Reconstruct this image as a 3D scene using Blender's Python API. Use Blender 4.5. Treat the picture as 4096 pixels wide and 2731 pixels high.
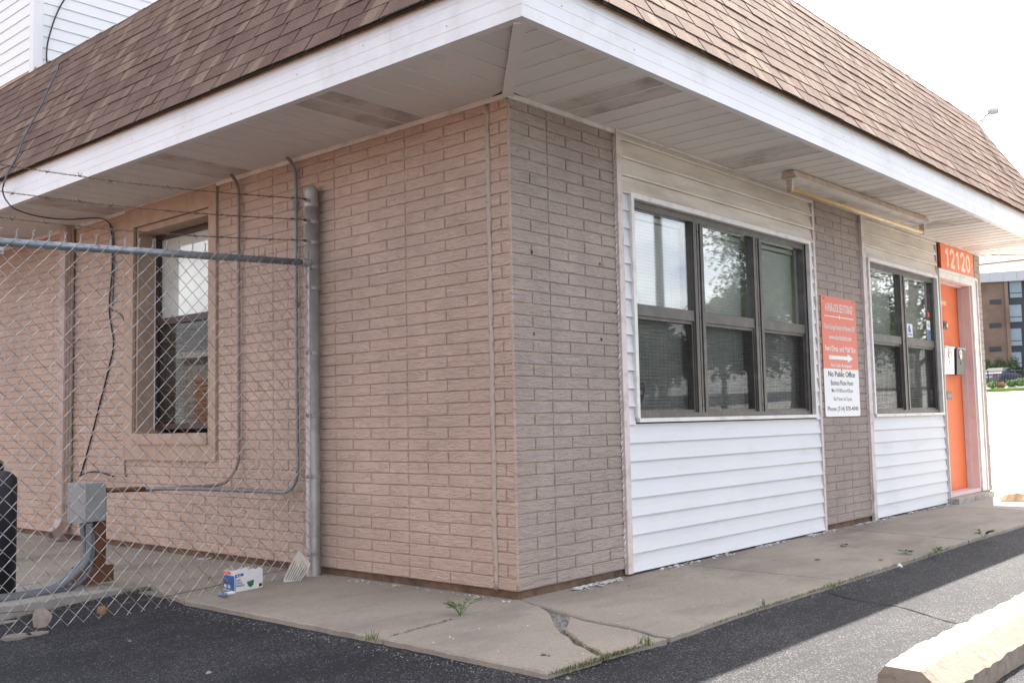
import bpy, bmesh, math, random
from mathutils import Vector, Matrix, noise as mnoise
import numpy as np
R_ = random.Random(7)
for o in list(bpy.data.objects): bpy.data.objects.remove(o)
scene = bpy.context.scene
COL = scene.collection

# ------------------------------------------------------------------ camera
CAM = np.array([-4.09987, -3.60673, .9135])
YAW, PITCH, ROLL, FPX = math.radians(41.3796), math.radians(4.4673), math.radians(-1.1994), 4028.7
FW = np.array([math.cos(YAW)*math.cos(PITCH), math.sin(YAW)*math.cos(PITCH), math.sin(PITCH)])
_r = np.array([math.sin(YAW), -math.cos(YAW), 0.]); _u = np.cross(_r, FW)
RT = math.cos(ROLL)*_r + math.sin(ROLL)*_u; UP = -math.sin(ROLL)*_r + math.cos(ROLL)*_u
cd = bpy.data.cameras.new('camera'); cam = bpy.data.objects.new('camera', cd); COL.objects.link(cam)
cd.sensor_width = 36; cd.lens = 36*FPX/4096; cd.clip_start = .05; cd.clip_end = 3000
mw = Matrix.Identity(4)
for i in range(3):
    mw[i][0], mw[i][1], mw[i][2], mw[i][3] = RT[i], UP[i], -FW[i], CAM[i]
cam.matrix_world = mw
scene.camera = cam

# ------------------------------------------------------------------ sky, sun, exposure
SUN = Vector((.835, .247, 1.)).normalized()
world = bpy.data.worlds.new('World'); scene.world = world; world.use_nodes = True
wn, wl = world.node_tree.nodes, world.node_tree.links
wn.clear()
wo = wn.new('ShaderNodeOutputWorld'); bg = wn.new('ShaderNodeBackground'); sky = wn.new('ShaderNodeTexSky')
sky.sky_type = 'NISHITA'; sky.sun_disc = False
sky.sun_elevation = math.asin(SUN.z); sky.sun_rotation = math.atan2(SUN.x, SUN.y)
sky.air_density = .8; sky.dust_density = 3.5; sky.ozone_density = .6; sky.altitude = 150
tc = wn.new('ShaderNodeTexCoord'); mp = wn.new('ShaderNodeMapping'); mp.inputs['Scale'].default_value = (1, 1, 2.2)
cn = wn.new('ShaderNodeTexNoise'); cn.inputs['Scale'].default_value = 3.1; cn.inputs['Detail'].default_value = 7; cn.inputs['Roughness'].default_value = .56
cr = wn.new('ShaderNodeValToRGB'); cr.color_ramp.elements[0].position = .445; cr.color_ramp.elements[1].position = .615
mx = wn.new('ShaderNodeMix'); mx.data_type = 'RGBA'; mx.inputs[7].default_value = (9.8, 9.5, 9.2, 1)
mf = wn.new('ShaderNodeMath'); mf.operation = 'MULTIPLY'; mf.inputs[1].default_value = .8
wl.new(tc.outputs['Generated'], mp.inputs['Vector']); wl.new(mp.outputs[0], cn.inputs['Vector']); wl.new(cn.outputs['Fac'], cr.inputs['Fac'])
wl.new(cr.outputs['Color'], mf.inputs[0]); wl.new(mf.outputs[0], mx.inputs[0]); wl.new(sky.outputs[0], mx.inputs[6]); wl.new(mx.outputs[2], bg.inputs['Color'])
bg.inputs['Strength'].default_value = .125
wl.new(bg.outputs[0], wo.inputs['Surface'])
ld = bpy.data.lights.new('sun', 'SUN'); ld.energy = 5.0; ld.angle = math.radians(.53); ld.color = (1, .94, .86)
sun = bpy.data.objects.new('sun', ld); COL.objects.link(sun); sun.rotation_euler = SUN.to_track_quat('Z', 'Y').to_euler()
sun.location = (20, 10, 30)
scene.view_settings.view_transform = 'Standard'; scene.view_settings.look = 'None'
scene.view_settings.gamma = 1.0; scene.view_settings.exposure = 1.63
scene.view_settings.use_curve_mapping = False

# ------------------------------------------------------------------ pixel to place
def ray(u, v): return FW + RT*(u-2048)/FPX - UP*(v-1365.5)/FPX
def on(ax, val, u, v):
    d = ray(u, v); return Vector(CAM + d*((val-CAM[ax])/d[ax]))
def pX(u, v, x=0.): return on(0, x, u, v)
def pY(u, v, y=0.): return on(1, y, u, v)
def pZ(u, v, z=0.): return on(2, z, u, v)
def hit(u, v, p0, n):
    d = Vector(ray(u, v)); c = Vector(CAM); return c + d*((Vector(p0)-c).dot(n)/d.dot(n))
def px_of(P):
    d = np.array(P)-CAM; z = d@FW; return 2048+FPX*(d@RT)/z, 1365.5-FPX*(d@UP)/z

# ------------------------------------------------------------------ materials
MATS = {}
class NT:
    def __init__(s, name):
        s.m = bpy.data.materials.new(name); s.m.use_nodes = True; s.n = s.m.node_tree.nodes; s.l = s.m.node_tree.links
        s.n.clear(); s.out = s.n.new('ShaderNodeOutputMaterial'); s.b = s.n.new('ShaderNodeBsdfPrincipled')
        s.l.new(s.b.outputs[0], s.out.inputs['Surface']); s.geo = s.n.new('ShaderNodeNewGeometry'); MATS[name] = s.m
    def pos(s, scale=(1, 1, 1), src=None):
        m = s.n.new('ShaderNodeMapping'); m.inputs['Scale'].default_value = scale
        s.l.new(src or s.geo.outputs['Position'], m.inputs['Vector']); return m.outputs[0]
    def noise(s, scale, vec=None, detail=3, rough=.55, dist=0):
        t = s.n.new('ShaderNodeTexNoise'); t.inputs['Scale'].default_value = scale; t.inputs['Detail'].default_value = detail
        t.inputs['Roughness'].default_value = rough; t.inputs['Distortion'].default_value = dist
        s.l.new(vec or s.geo.outputs['Position'], t.inputs['Vector']); return t.outputs['Fac']
    def vor(s, scale, vec=None, out='Color', feature='F1'):
        t = s.n.new('ShaderNodeTexVoronoi'); t.feature = feature; t.inputs['Scale'].default_value = scale
        s.l.new(vec or s.geo.outputs['Position'], t.inputs['Vector']); return t.outputs[out]
    def ramp(s, fac, stops):
        r = s.n.new('ShaderNodeValToRGB'); e = r.color_ramp.elements
        while len(e) < len(stops): e.new(.5)
        for i, (p, c) in enumerate(stops):
            e[i].position = p; e[i].color = (c, c, c, 1) if not isinstance(c, tuple) else (*c, 1)
        s.l.new(fac, r.inputs['Fac']); return r.outputs['Color']
    def mix(s, fac, a, b, mode='MIX'):
        m = s.n.new('ShaderNodeMix'); m.data_type = 'RGBA'; m.blend_type = mode
        for i, x in ((0, fac), (6, a), (7, b)):
            if isinstance(x, (int, float)): m.inputs[i].default_value = x if i == 0 else (x, x, x, 1)
            elif isinstance(x, tuple): m.inputs[i].default_value = (*x, 1)
            else: s.l.new(x, m.inputs[i])
        return m.outputs[2]
    def mul(s, a, b):
        m = s.n.new('ShaderNodeMath'); m.operation = 'MULTIPLY'
        for i, x in ((0, a), (1, b)):
            if isinstance(x, (int, float)): m.inputs[i].default_value = x
            else: s.l.new(x, m.inputs[i])
        return m.outputs[0]
    def bump(s, h, strength=.3, dist=.01, prev=None):
        b = s.n.new('ShaderNodeBump'); b.inputs['Strength'].default_value = strength; b.inputs['Distance'].default_value = dist
        s.l.new(h, b.inputs['Height'])
        if prev: s.l.new(prev, b.inputs['Normal'])
        s.l.new(b.outputs[0], s.b.inputs['Normal']); return b.outputs[0]
    def fin(s, col=None, rough=.6, metal=0., spec=None):
        if col is not None:
            if isinstance(col, tuple): s.b.inputs['Base Color'].default_value = (*col, 1)
            else: s.l.new(col, s.b.inputs['Base Color'])
        if isinstance(rough, (int, float)): s.b.inputs['Roughness'].default_value = rough
        else: s.l.new(rough, s.b.inputs['Roughness'])
        s.b.inputs['Metallic'].default_value = metal
        if spec is not None: s.b.inputs['Specular IOR Level'].default_value = spec
        return s.m
def dk(c, f): return tuple(x*f for x in c)
def simple(name, c, rough=.6, var=.15, scale=6., bump=0., bscale=60., metal=0., spec=None, dirt=None, dscale=2.5, dthr=(.5, .75)):
    n = NT(name); col = n.ramp(n.noise(scale, detail=5), [(.3, dk(c, 1-var)), (.7, dk(c, 1+var*.6))])
    if dirt: col = n.mix(n.ramp(n.noise(dscale, detail=6, rough=.65), [(dthr[0], 0.), (dthr[1], 1.)]), col, dirt)
    if bump: n.bump(n.noise(bscale, detail=3), bump, .004)
    return n.fin(col, rough, metal, spec)
def brick_mat(name, c):
    n = NT(name)
    v = n.pos((13, 13, 62)); h = n.noise(1, v, 4, .55, 1.6); fine = n.noise(230, detail=2)
    big = n.noise(1.3, detail=4); patch = n.noise(7, detail=4)
    col = n.ramp(big, [(.3, dk(c, .84)), (.72, dk(c, 1.1))])
    col = n.mix(n.ramp(patch, [(.45, 0.), (.8, .55)]), col, dk(c, .78))
    col = n.mix(n.ramp(h, [(.30, .6), (.45, 0.)]), col, dk(c, .70))  # crevices painted darker and ridges lighter, relief shading put into the colour
    col = n.mix(n.ramp(h, [(.56, 0.), (.70, .3)]), col, dk(c, 1.14))
    chip = n.noise(26, detail=5, rough=.7)
    col = n.mix(n.ramp(chip, [(.70, 0.), (.735, .7)]), col, dk(c, 1.32))
    col = n.mix(n.ramp(n.noise(40, detail=3, rough=.6), [(.70, 0.), (.76, .7)]), col, (.09, .07, .06))
    b1 = n.bump(h, 1., .013); n.bump(fine, .25, .002, b1)
    return n.fin(col, .82, spec=.25)
brick_mat('brick_left', (.565, .425, .340)); brick_mat('brick_right', (.425, .348, .302))  # left brick and mortar lighter and pinker, warm bounce put into the colour
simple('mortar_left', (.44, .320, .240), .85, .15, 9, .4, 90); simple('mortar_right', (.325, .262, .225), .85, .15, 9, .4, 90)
simple('caulk', (.45, .37, .30), .7, .12, 20, .5, 60, dirt=(.12, .10, .08), dscale=14, dthr=(.58, .72))
simple('foundation', (.17, .105, .065), .9, .4, 14, .8, 50, dirt=(.05, .04, .035), dscale=9)
def siding_mat(name, c, dirt, thr):
    n = NT(name); col = n.ramp(n.noise(1.5, detail=4), [(.3, dk(c, .95)), (.7, c)])
    d = n.noise(1., n.pos((1.6, 1.6, 9)), 6, .62)
    col = n.mix(n.ramp(d, [(thr, 0.), (thr+.3, .75)]), col, dirt)
    n.bump(n.noise(1., n.pos((14, 14, 420)), 3, .5), .12, .003)
    return n.fin(col, .5, spec=.35)
siding_mat('siding', (.72, .72, .725), (.52, .50, .465), .56)
siding_mat('siding_tower', (.86, .86, .86), (.78, .77, .75), .7)
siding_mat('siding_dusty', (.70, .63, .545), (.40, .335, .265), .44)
simple('trim_white', (.74, .70, .65), .5, .08, 5, dirt=(.5, .43, .36), dscale=6)
simple('trim_pink', (.68, .58, .54), .6, .1, 7, dirt=(.40, .31, .27), dscale=9)
simple('casing', (.76, .73, .69), .5, .07, 5, dirt=(.52, .47, .41), dscale=7)
simple('fascia', (.79, .78, .78), .42, .05, 2, dirt=(.62, .59, .56), dscale=2.2, dthr=(.52, .80))
simple('drip_edge', (.42, .25, .13), .7, .3, 20); simple('felt', (.022, .018, .016), .95, .3, 20)
def soffit_mat(name, c, dirt, thr):
    n = NT(name); col = n.ramp(n.noise(1.2, detail=4), [(.3, dk(c, .9)), (.7, c)])
    col = n.mix(n.ramp(n.noise(4, detail=6, rough=.65), [(thr, 0.), (thr+.22, .85)]), col, dirt)
    n.bump(n.vor(330, out='Distance'), .08, .002)
    return n.fin(col, .55, spec=.3)
soffit_mat('soffit', (.80, .755, .70), (.64, .585, .52), .57)
soffit_mat('soffit_vent', (.66, .60, .54), (.32, .27, .225), .47)
simple('bronze', (.094, .084, .072), .42, .18, 12, .1, 300, spec=.4, dirt=(.16, .145, .125), dscale=8)
simple('brown_frame', (.045, .024, .020), .5, .2, 12)
simple('door_orange', (.76, .175, .05), .48, .08, 5, .12, 260, dirt=(.60, .13, .04), dscale=5)
simple('jamb', (.72, .58, .56), .6, .08, 6, dirt=(.50, .36, .32), dscale=14, dthr=(.6, .75))
simple('step', (.40, .37, .33), .85, .22, 12, .6, 80, dirt=(.18, .15, .13), dscale=9)
simple('lamp_housing', (.62, .50, .40), .6, .12, 14, .2, 60, dirt=(.34, .26, .19), dscale=12)
simple('lamp_tube', (.66, .45, .19), .4, .14, 20)
simple('galv', (.36, .36, .37), .42, .22, 22, .15, 120, metal=.65, dirt=(.22, .21, .20), dscale=12)
simple('galv_post', (.42, .395, .375), .5, .2, 9, .1, 100, metal=.45, dirt=(.26, .24, .225), dscale=7)
simple('rail_metal', (.30, .325, .35), .42, .3, 16, .2, 60, metal=.6, dirt=(.17, .085, .045), dscale=9, dthr=(.62, .72))
simple('wire', (.46, .45, .44), .4, .3, 30, metal=.55, dirt=(.14, .12, .11), dscale=20, dthr=(.5, .7))
simple('barb', (.16, .115, .085), .6, .4, 30, metal=.4)
simple('rusty', (.16, .065, .03), .8, .5, 9, .5, 50, dirt=(.06, .03, .022), dscale=10)
simple('conduit', (.28, .275, .275), .5, .15, 10, metal=.2); simple('conduit_paint', (.27, .215, .175), .6, .2, 10)
simple('rusty_conduit', (.20, .10, .045), .7, .5, 22)
simple('box_grey', (.30, .315, .315), .45, .06, 8, .05, 200); simple('pvc', (.155, .158, .168), .45, .12, 10)
simple('black', (.012, .012, .014), .45, .3, 10); simple('black_gloss', (.010, .010, .011), .38, .2, 10)
simple('dark_rubber', (.018, .019, .023), .55, .3, 14); simple('cable_blue', (.05, .065, .10), .5, .2, 12)
simple('downspout', (.47, .355, .30), .55, .14, 8, dirt=(.30, .22, .18), dscale=9)
simple('sign_orange', (.72, .155, .085), .42, .03, 4); simple('number_orange', (.80, .17, .055), .45, .04, 4, .15, 500)
simple('sign_white', (.78, .78, .78), .4, .02, 4); simple('cream', (.80, .66, .50), .5, .03, 8); simple('ink', (.03, .032, .04), .5, .05, 4)
simple('mail_white', (.80, .80, .80), .35, .04, 6); simple('brass', (.62, .56, .48), .3, .15, 12, metal=.8); simple('mail_metal', (.20, .17, .14), .4, .2, 12, metal=.7)
simple('plastic_white', (.78, .77, .75), .35, .04, 6); simple('lens', (.01, .01, .012), .15, .1, 9)
simple('blind', (.78, .77, .74), .5, .05, 5); simple('slat_reflection_tan', (.50, .38, .27), .6, .1, 6); simple('blind_bright', (.82, .79, .75), .55, .05, 5)
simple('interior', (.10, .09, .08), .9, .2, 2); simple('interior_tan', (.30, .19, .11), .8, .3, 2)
simple('cardboard', (.62, .58, .50), .8, .12, 14); simple('print_blue', (.02, .14, .42), .5, .1, 20); simple('print_red', (.40, .03, .03), .5, .1, 20)
simple('print_orange', (.85, .20, .03), .5, .1, 20); simple('print_green', (.05, .13, .10), .6, .4, 60); simple('paper_white', (.74, .74, .73), .6, .06, 20); simple('paper_tan', (.58, .53, .45), .8, .12, 16, dirt=(.4, .35, .29), dscale=20)
simple('bag', (.36, .22, .11), .8, .15, 25, .3, 40); simple('pebble', (.27, .245, .22), .85, .6, 40); simple('chips', (.62, .60, .57), .7, .25, 60)
simple('dead_leaf', (.22, .13, .06), .8, .4, 30); simple('grey_leaf', (.30, .23, .20), .8, .3, 30)
simple('pale_litter', (.55, .52, .48), .7, .2, 40)
simple('dull_blue', (.018, .035, .10), .5, .1, 20); simple('dull_yellow', (.34, .26, .07), .5, .1, 20)
simple('cloud_blue', (.13, .22, .35), .4, .3, 50)
simple('hotel_brick', (.25, .165, .12), .85, .3, .6); simple('hotel_band', (.52, .53, .55), .5, .05, .3); simple('hotel_dark', (.04, .045, .055), .5, .1, 1)
simple('hotel_pane', (.30, .36, .40), .12, .25, .25); simple('car_silver', (.15, .16, .19), .28, .05, 2, metal=.5); simple('car_glass', (.02, .022, .025), .08, .1, 3)
simple('tail_red', (.35, .02, .02), .3, .1, 9); simple('car_red', (.40, .03, .03), .3, .1, 2)
simple('mulch', (.14, .11, .10), .95, .4, 3); simple('bark', (.10, .075, .055), .9, .3, 6, .5, 30); simple('pole_wood', (.06, .05, .045), .85, .3, 4)
simple('canopy_white', (.80, .79, .77), .5, .04, 1.)
def leaf_mat(name, a, b, scale=40.):
    n = NT(name); col = n.ramp(n.noise(scale, detail=3), [(.3, a), (.7, b)])
    n.b.inputs['Subsurface Weight'].default_value = 0
    return n.fin(col, .55, spec=.3)
leaf_mat('leaf', (.045, .10, .025), (.10, .19, .045)); leaf_mat('grass', (.07, .11, .025), (.19, .22, .06)); leaf_mat('moss', (.13, .13, .06), (.22, .21, .10))
leaf_mat('tree_leaf', (.025, .05, .015), (.07, .10, .03), 3.); leaf_mat('hedge', (.03, .07, .02), (.06, .12, .03), 2.); leaf_mat('shrub', (.05, .13, .015), (.12, .24, .03), 2.); leaf_mat('shrub_tan', (.28, .17, .05), (.40, .26, .09), 2.); leaf_mat('lawn', (.10, .17, .025), (.18, .27, .05), .8)

n = NT('shingle')   # uv.x = along the eave in metres, uv.y = course number + part of the exposure
uv = n.n.new('ShaderNodeUVMap'); sx = n.n.new('ShaderNodeSeparateXYZ'); n.l.new(uv.outputs[0], sx.inputs[0])
fl = n.n.new('ShaderNodeMath'); fl.operation = 'FLOOR'; n.l.new(sx.outputs['Y'], fl.inputs[0])
cx = n.n.new('ShaderNodeCombineXYZ'); n.l.new(sx.outputs['X'], cx.inputs['X']); n.l.new(n.mul(fl.outputs[0], 3.71), cx.inputs['Y'])
a = n.noise(1., n.pos((6.0, 1, 1), cx.outputs[0]), 1., .3); b_ = n.noise(1., n.pos((3.1, 2, 1), cx.outputs[0]), 1., .4)
gr = n.noise(420, detail=2, rough=.7); gr2 = n.vor(300)
col = n.ramp(b_, [(.35, (.130, .080, .062)), (.65, (.172, .113, .088))])
col = n.mix(n.ramp(a, [(.585, 0.), (.625, .9)]), col, (.222, .158, .115))
col = n.mix(.55, col, n.ramp(n.noise(130, detail=3, rough=.8), [(.32, .35), (.5, 1.), (.68, 1.7)]), 'MULTIPLY')
col = n.mix(.75, col, n.ramp(gr, [(.30, .25), (.5, 1.), (.70, 1.9)]), 'MULTIPLY')
n.bump(gr, .5, .003); n.fin(col, .9, spec=.2)

n = NT('asphalt')
wear = n.noise(1., n.pos((.9, 2.3, 1)), 5, .62, .6); big = n.noise(.55, detail=4)
cell = n.vor(190, out='Color'); sep = n.n.new('ShaderNodeSeparateColor'); n.l.new(cell, sep.inputs[0])
cdist = n.vor(190, out='Distance')
base = n.ramp(big, [(.3, (.008, .0088, .0118)), (.7, (.0145, .0152, .019))])
wsum = n.n.new('ShaderNodeMath'); wsum.operation = 'ADD'; n.l.new(n.mul(wear, .75), wsum.inputs[0]); n.l.new(n.mul(n.noise(1., n.pos((9, 14, 9)), 6, .7), .65), wsum.inputs[1])
speck = n.n.new('ShaderNodeMath'); speck.operation = 'ADD'; n.l.new(sep.outputs[0], speck.inputs[0]); n.l.new(wsum.outputs[0], speck.inputs[1])
sm = n.ramp(n.mul(speck.outputs[0], .5), [(.745, 0.), (.79, .9)])
sm = n.mul(sm, n.ramp(cdist, [(.35, 1.), (.65, .2)]))
stone = n.mix(sep.outputs[1], (.25, .24, .23), (.12, .122, .125))
col = n.mix(sm, base, stone)
col = n.mix(n.ramp(n.noise(110, detail=4, rough=.75), [(.52, 0.), (.74, .5)]), col, (.045, .046, .049))
b1 = n.bump(cdist, .6, .006); n.bump(n.noise(300, detail=2), .5, .003, b1)
n.fin(col, .78, spec=.35)

n = NT('concrete')
big = n.noise(1.1, detail=5, rough=.6); mid = n.noise(9, detail=5, rough=.65); fine = n.noise(170, detail=3, rough=.7); cell = n.vor(110)
col = n.ramp(big, [(.3, (.275, .238, .196)), (.7, (.380, .326, .264))])
col = n.mix(n.ramp(mid, [(.5, 0.), (.75, .5)]), col, (.225, .205, .18))
col = n.mix(n.ramp(fine, [(.56, 0.), (.70, .55)]), col, (.50, .43, .35))
col = n.mix(n.ramp(fine, [(.30, .6), (.42, 0.)]), col, (.15, .12, .09))
col = n.mix(n.ramp(n.noise(55, detail=3, rough=.7), [(.685, 0.), (.71, .8)]), col, (.56, .53, .49))
col = n.mix(n.ramp(n.noise(1., n.pos((1.2, 1.8, 1)), 6, .7), [(.60, 0.), (.74, .45)]), col, (.27, .19, .10))
g2 = n.noise(75, detail=4, rough=.8); col = n.mix(n.ramp(g2, [(.30, .55), (.46, 0.)]), col, (.15, .12, .095)); col = n.mix(n.ramp(g2, [(.56, 0.), (.70, .5)]), col, (.46, .40, .33))
col = n.mix(n.ramp(n.noise(1., n.pos((.8, 2.2, 1)), 6, .65), [(.48, 0.), (.70, .6)]), col, (.15, .135, .12))
b1 = n.bump(g2, .5, .004); n.bump(fine, .45, .003, b1); n.fin(col, .85, spec=.25)
simple('concrete_light', (.33, .305, .27), .85, .18, 8, .4, 120); simple('pavement', (.60, .57, .52), .8, .08, 1.2, .2, 60)
simple('stop_concrete', (.29, .235, .18), .88, .22, 9, 1., 38, dirt=(.17, .13, .10), dscale=22, dthr=(.60, .70))
simple('gravel', (.23, .21, .19), .95, .6, 60, .9, 90)

def glass_mat(name, tint, refl, rough=.003, dust=.05):
    m = bpy.data.materials.new(name); m.use_nodes = True; N, L = m.node_tree.nodes, m.node_tree.links; N.clear()
    out = N.new('ShaderNodeOutputMaterial'); mx = N.new('ShaderNodeMixShader'); g = N.new('ShaderNodeBsdfGlossy'); t = N.new('ShaderNodeBsdfTransparent')
    f = N.new('ShaderNodeFresnel'); gb = N.new('ShaderNodeNewGeometry'); ib = N.new('ShaderNodeMapRange'); ib.inputs[3].default_value = 1.5; ib.inputs[4].default_value = 1/1.5; L.new(gb.outputs['Backfacing'], ib.inputs[0]); L.new(ib.outputs[0], f.inputs['IOR']); k = N.new('ShaderNodeMath'); k.operation = 'MULTIPLY'; k.inputs[1].default_value = refl; k.use_clamp = True
    g.inputs['Roughness'].default_value = rough; t.inputs['Color'].default_value = (*tint, 1); g.inputs['Color'].default_value = (.95, .97, 1, 1)
    df = N.new('ShaderNodeBsdfDiffuse'); df.inputs['Color'].default_value = (.6, .58, .55, 1); dm = N.new('ShaderNodeMixShader')
    ge = N.new('ShaderNodeNewGeometry'); dn_ = N.new('ShaderNodeTexNoise'); dn_.inputs['Scale'].default_value = 3.; dn_.inputs['Detail'].default_value = 6
    mr_ = N.new('ShaderNodeMapRange'); mr_.inputs[1].default_value = .35; mr_.inputs[2].default_value = .75; mr_.inputs[3].default_value = dust*.4; mr_.inputs[4].default_value = dust*2.4
    L.new(ge.outputs['Position'], dn_.inputs['Vector']); L.new(dn_.outputs['Fac'], mr_.inputs[0]); L.new(mr_.outputs[0], dm.inputs[0]); L.new(t.outputs[0], dm.inputs[1]); L.new(df.outputs[0], dm.inputs[2])
    L.new(f.outputs[0], k.inputs[0]); L.new(k.outputs[0], mx.inputs[0]); L.new(dm.outputs[0], mx.inputs[1]); L.new(g.outputs[0], mx.inputs[2]); L.new(mx.outputs[0], out.inputs['Surface'])
    MATS[name] = m
glass_mat('glass', (.93, .95, .94), 1.8, .022, .03); glass_mat('glass_low', (.93, .95, .94), 1.0, .02, .03)
m = bpy.data.materials.new('screen'); m.use_nodes = True; N, L = m.node_tree.nodes, m.node_tree.links; N.clear()
out = N.new('ShaderNodeOutputMaterial'); mx = N.new('ShaderNodeMixShader'); dfs = N.new('ShaderNodeBsdfDiffuse'); t = N.new('ShaderNodeBsdfTransparent')
dfs.inputs['Color'].default_value = (.030, .028, .026, 1)
geo = N.new('ShaderNodeNewGeometry'); m1 = N.new('ShaderNodeMapping'); m1.inputs['Scale'].default_value = (210, 210, 4); m2 = N.new('ShaderNodeMapping'); m2.inputs['Scale'].default_value = (5, 5, 210)
n1 = N.new('ShaderNodeTexNoise'); n1.inputs['Scale'].default_value = 1; n2 = N.new('ShaderNodeTexNoise'); n2.inputs['Scale'].default_value = 1
ad = N.new('ShaderNodeMath'); ad.operation = 'ADD'; mr = N.new('ShaderNodeMapRange'); mr.inputs[1].default_value = .7; mr.inputs[2].default_value = 1.3; mr.inputs[3].default_value = .22; mr.inputs[4].default_value = .62
for mm, nn in ((m1, n1), (m2, n2)): L.new(geo.outputs['Position'], mm.inputs['Vector']); L.new(mm.outputs[0], nn.inputs['Vector'])
L.new(n1.outputs['Fac'], ad.inputs[0]); L.new(n2.outputs['Fac'], ad.inputs[1]); L.new(ad.outputs[0], mr.inputs[0]); L.new(mr.outputs[0], mx.inputs[0]); L.new(t.outputs[0], mx.inputs[1]); L.new(dfs.outputs[0], mx.inputs[2]); L.new(mx.outputs[0], out.inputs['Surface'])
MATS['screen'] = m

# ------------------------------------------------------------------ mesh helpers
class MB:
    def __init__(s): s.v = []; s.f = []; s.uv = []
    def add(s, vs, fs):
        o = len(s.v); s.v += [tuple(p) for p in vs]; s.f += [tuple(i+o for i in f) for f in fs]; return s
    def box(s, x0, x1, y0, y1, z0, z1):
        return s.add([(x, y, z) for z in (z0, z1) for y in (y0, y1) for x in (x0, x1)],
                     [(0, 2, 3, 1), (4, 5, 7, 6), (0, 1, 5, 4), (2, 6, 7, 3), (0, 4, 6, 2), (1, 3, 7, 5)])
    def obox(s, o, a, b, c):
        o, a, b, c = map(Vector, (o, a, b, c))
        P = [o+a*i+b*j+c*k for k in (0, 1) for j in (0, 1) for i in (0, 1)]
        fl = [(0, 2, 3, 1), (4, 5, 7, 6), (0, 1, 5, 4), (2, 6, 7, 3), (0, 4, 6, 2), (1, 3, 7, 5)]
        if a.cross(b).dot(c) < 0: fl = [f[::-1] for f in fl]
        return s.add(P, fl)
    def prism(s, poly, ext):
        P = [Vector(p) for p in poly]; e = Vector(ext); k = len(P)
        nrm = Vector((0, 0, 0))
        for i in range(k): nrm += P[i].cross(P[(i+1) % k])
        fs = [tuple(range(k))[::-1], tuple(range(k, 2*k))]+[(i, (i+1) % k, k+(i+1) % k, k+i) for i in range(k)]
        if nrm.dot(e) < 0: fs = [f[::-1] for f in fs]
        return s.add(P+[p+e for p in P], fs)
    def quad(s, *p): return s.add(p, [tuple(range(len(p)))])
    def tube(s, pts, r, n=8, smooth=0, caps=True):
        P = [Vector(p) for p in pts]
        if smooth:
            Q = []
            for i in range(len(P)-1):
                a, b, c, d = P[max(i-1, 0)], P[i], P[i+1], P[min(i+2, len(P)-1)]
                for k in range(smooth):
                    t = k/smooth; Q.append(.5*((2*b)+(c-a)*t+(2*a-5*b+4*c-d)*t*t+(3*b-a-3*c+d)*t**3))
            P = Q+[P[-1]]
        rr = r if isinstance(r, (list, tuple)) else [r]*len(P)
        T = [((P[min(i+1, len(P)-1)]-P[max(i-1, 0)]) or Vector((0, 0, 1))).normalized() for i in range(len(P))]
        u = T[0].orthogonal().normalized(); vs = []
        for i, p in enumerate(P):
            u = (u-T[i]*u.dot(T[i])).normalized(); w = T[i].cross(u)
            vs += [p+(u*math.cos(2*math.pi*k/n)+w*math.sin(2*math.pi*k/n))*rr[min(i, len(rr)-1)] for k in range(n)]
        fs = [(i*n+k, i*n+(k+1) % n, (i+1)*n+(k+1) % n, (i+1)*n+k) for i in range(len(P)-1) for k in range(n)]
        if caps: fs += [tuple(range(n))[::-1], tuple(range((len(P)-1)*n, len(P)*n))]
        return s.add(vs, fs)
    def lathe(s, c, prof, n=20, axis=(0, 0, 1)):
        ax = Vector(axis).normalized(); u = ax.orthogonal().normalized(); w = ax.cross(u); c = Vector(c); vs = []
        for r, h in prof: vs += [c+ax*h+(u*math.cos(2*math.pi*k/n)+w*math.sin(2*math.pi*k/n))*r for k in range(n)]
        m = len(prof)
        fs = [(i*n+k, i*n+(k+1) % n, (i+1)*n+(k+1) % n, (i+1)*n+k) for i in range(m-1) for k in range(n)]
        fs += [tuple(range(n))[::-1], tuple(range((m-1)*n, m*n))]
        return s.add(vs, fs)
    def mesh(s, name, m, org=(0, 0, 0), smooth=False):
        me = bpy.data.meshes.new(name); ox, oy, oz = org
        me.from_pydata([(x-ox, y-oy, z-oz) for x, y, z in s.v], [], s.f)
        if isinstance(m, (list, tuple)):
            for q in m: me.materials.append(MATS[q])
        else: me.materials.append(MATS[m])
        if smooth: me.polygons.foreach_set('use_smooth', [True]*len(me.polygons))
        if s.uv:
            l = me.uv_layers.new(name='UVMap'); l.data.foreach_set('uv', [c for t in s.uv for c in t])
        me.update(); return me
ORG = {}
def tag(o, label=None, cat=None, group=None, kind=None):
    if label: o['label'] = label
    if cat: o['category'] = cat
    if group: o['group'] = group
    if kind: o['kind'] = kind
    return o
def link(name, me, parent=None, loc=None):
    o = bpy.data.objects.new(name, me); COL.objects.link(o)
    if parent is not None: o.parent = parent
    if loc is not None: o.location = loc
    return o
def build(mb, name, m, parent=None, smooth=False, org=None):
    """one mesh object; a part keeps the origin of its thing, a thing gets its own origin at its base"""
    if parent is not None:
        g = ORG[parent.name]; o = link(name, mb.mesh(name, m, g, smooth), parent); ORG[o.name] = g
    else:
        if org is None:
            a = np.array(mb.v); lo, hi = a.min(0), a.max(0); org = ((lo[0]+hi[0])/2, (lo[1]+hi[1])/2, lo[2])
        o = link(name, mb.mesh(name, m, org, smooth), None, org); ORG[o.name] = tuple(org)
    return o
def thing(name, loc, label, cat, group=None):
    o = bpy.data.objects.new(name, None); COL.objects.link(o); o.location = loc; o.empty_display_size = .1; ORG[o.name] = tuple(loc)
    return tag(o, label, cat, group)
def B(*a): return MB().box(*a)
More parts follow.
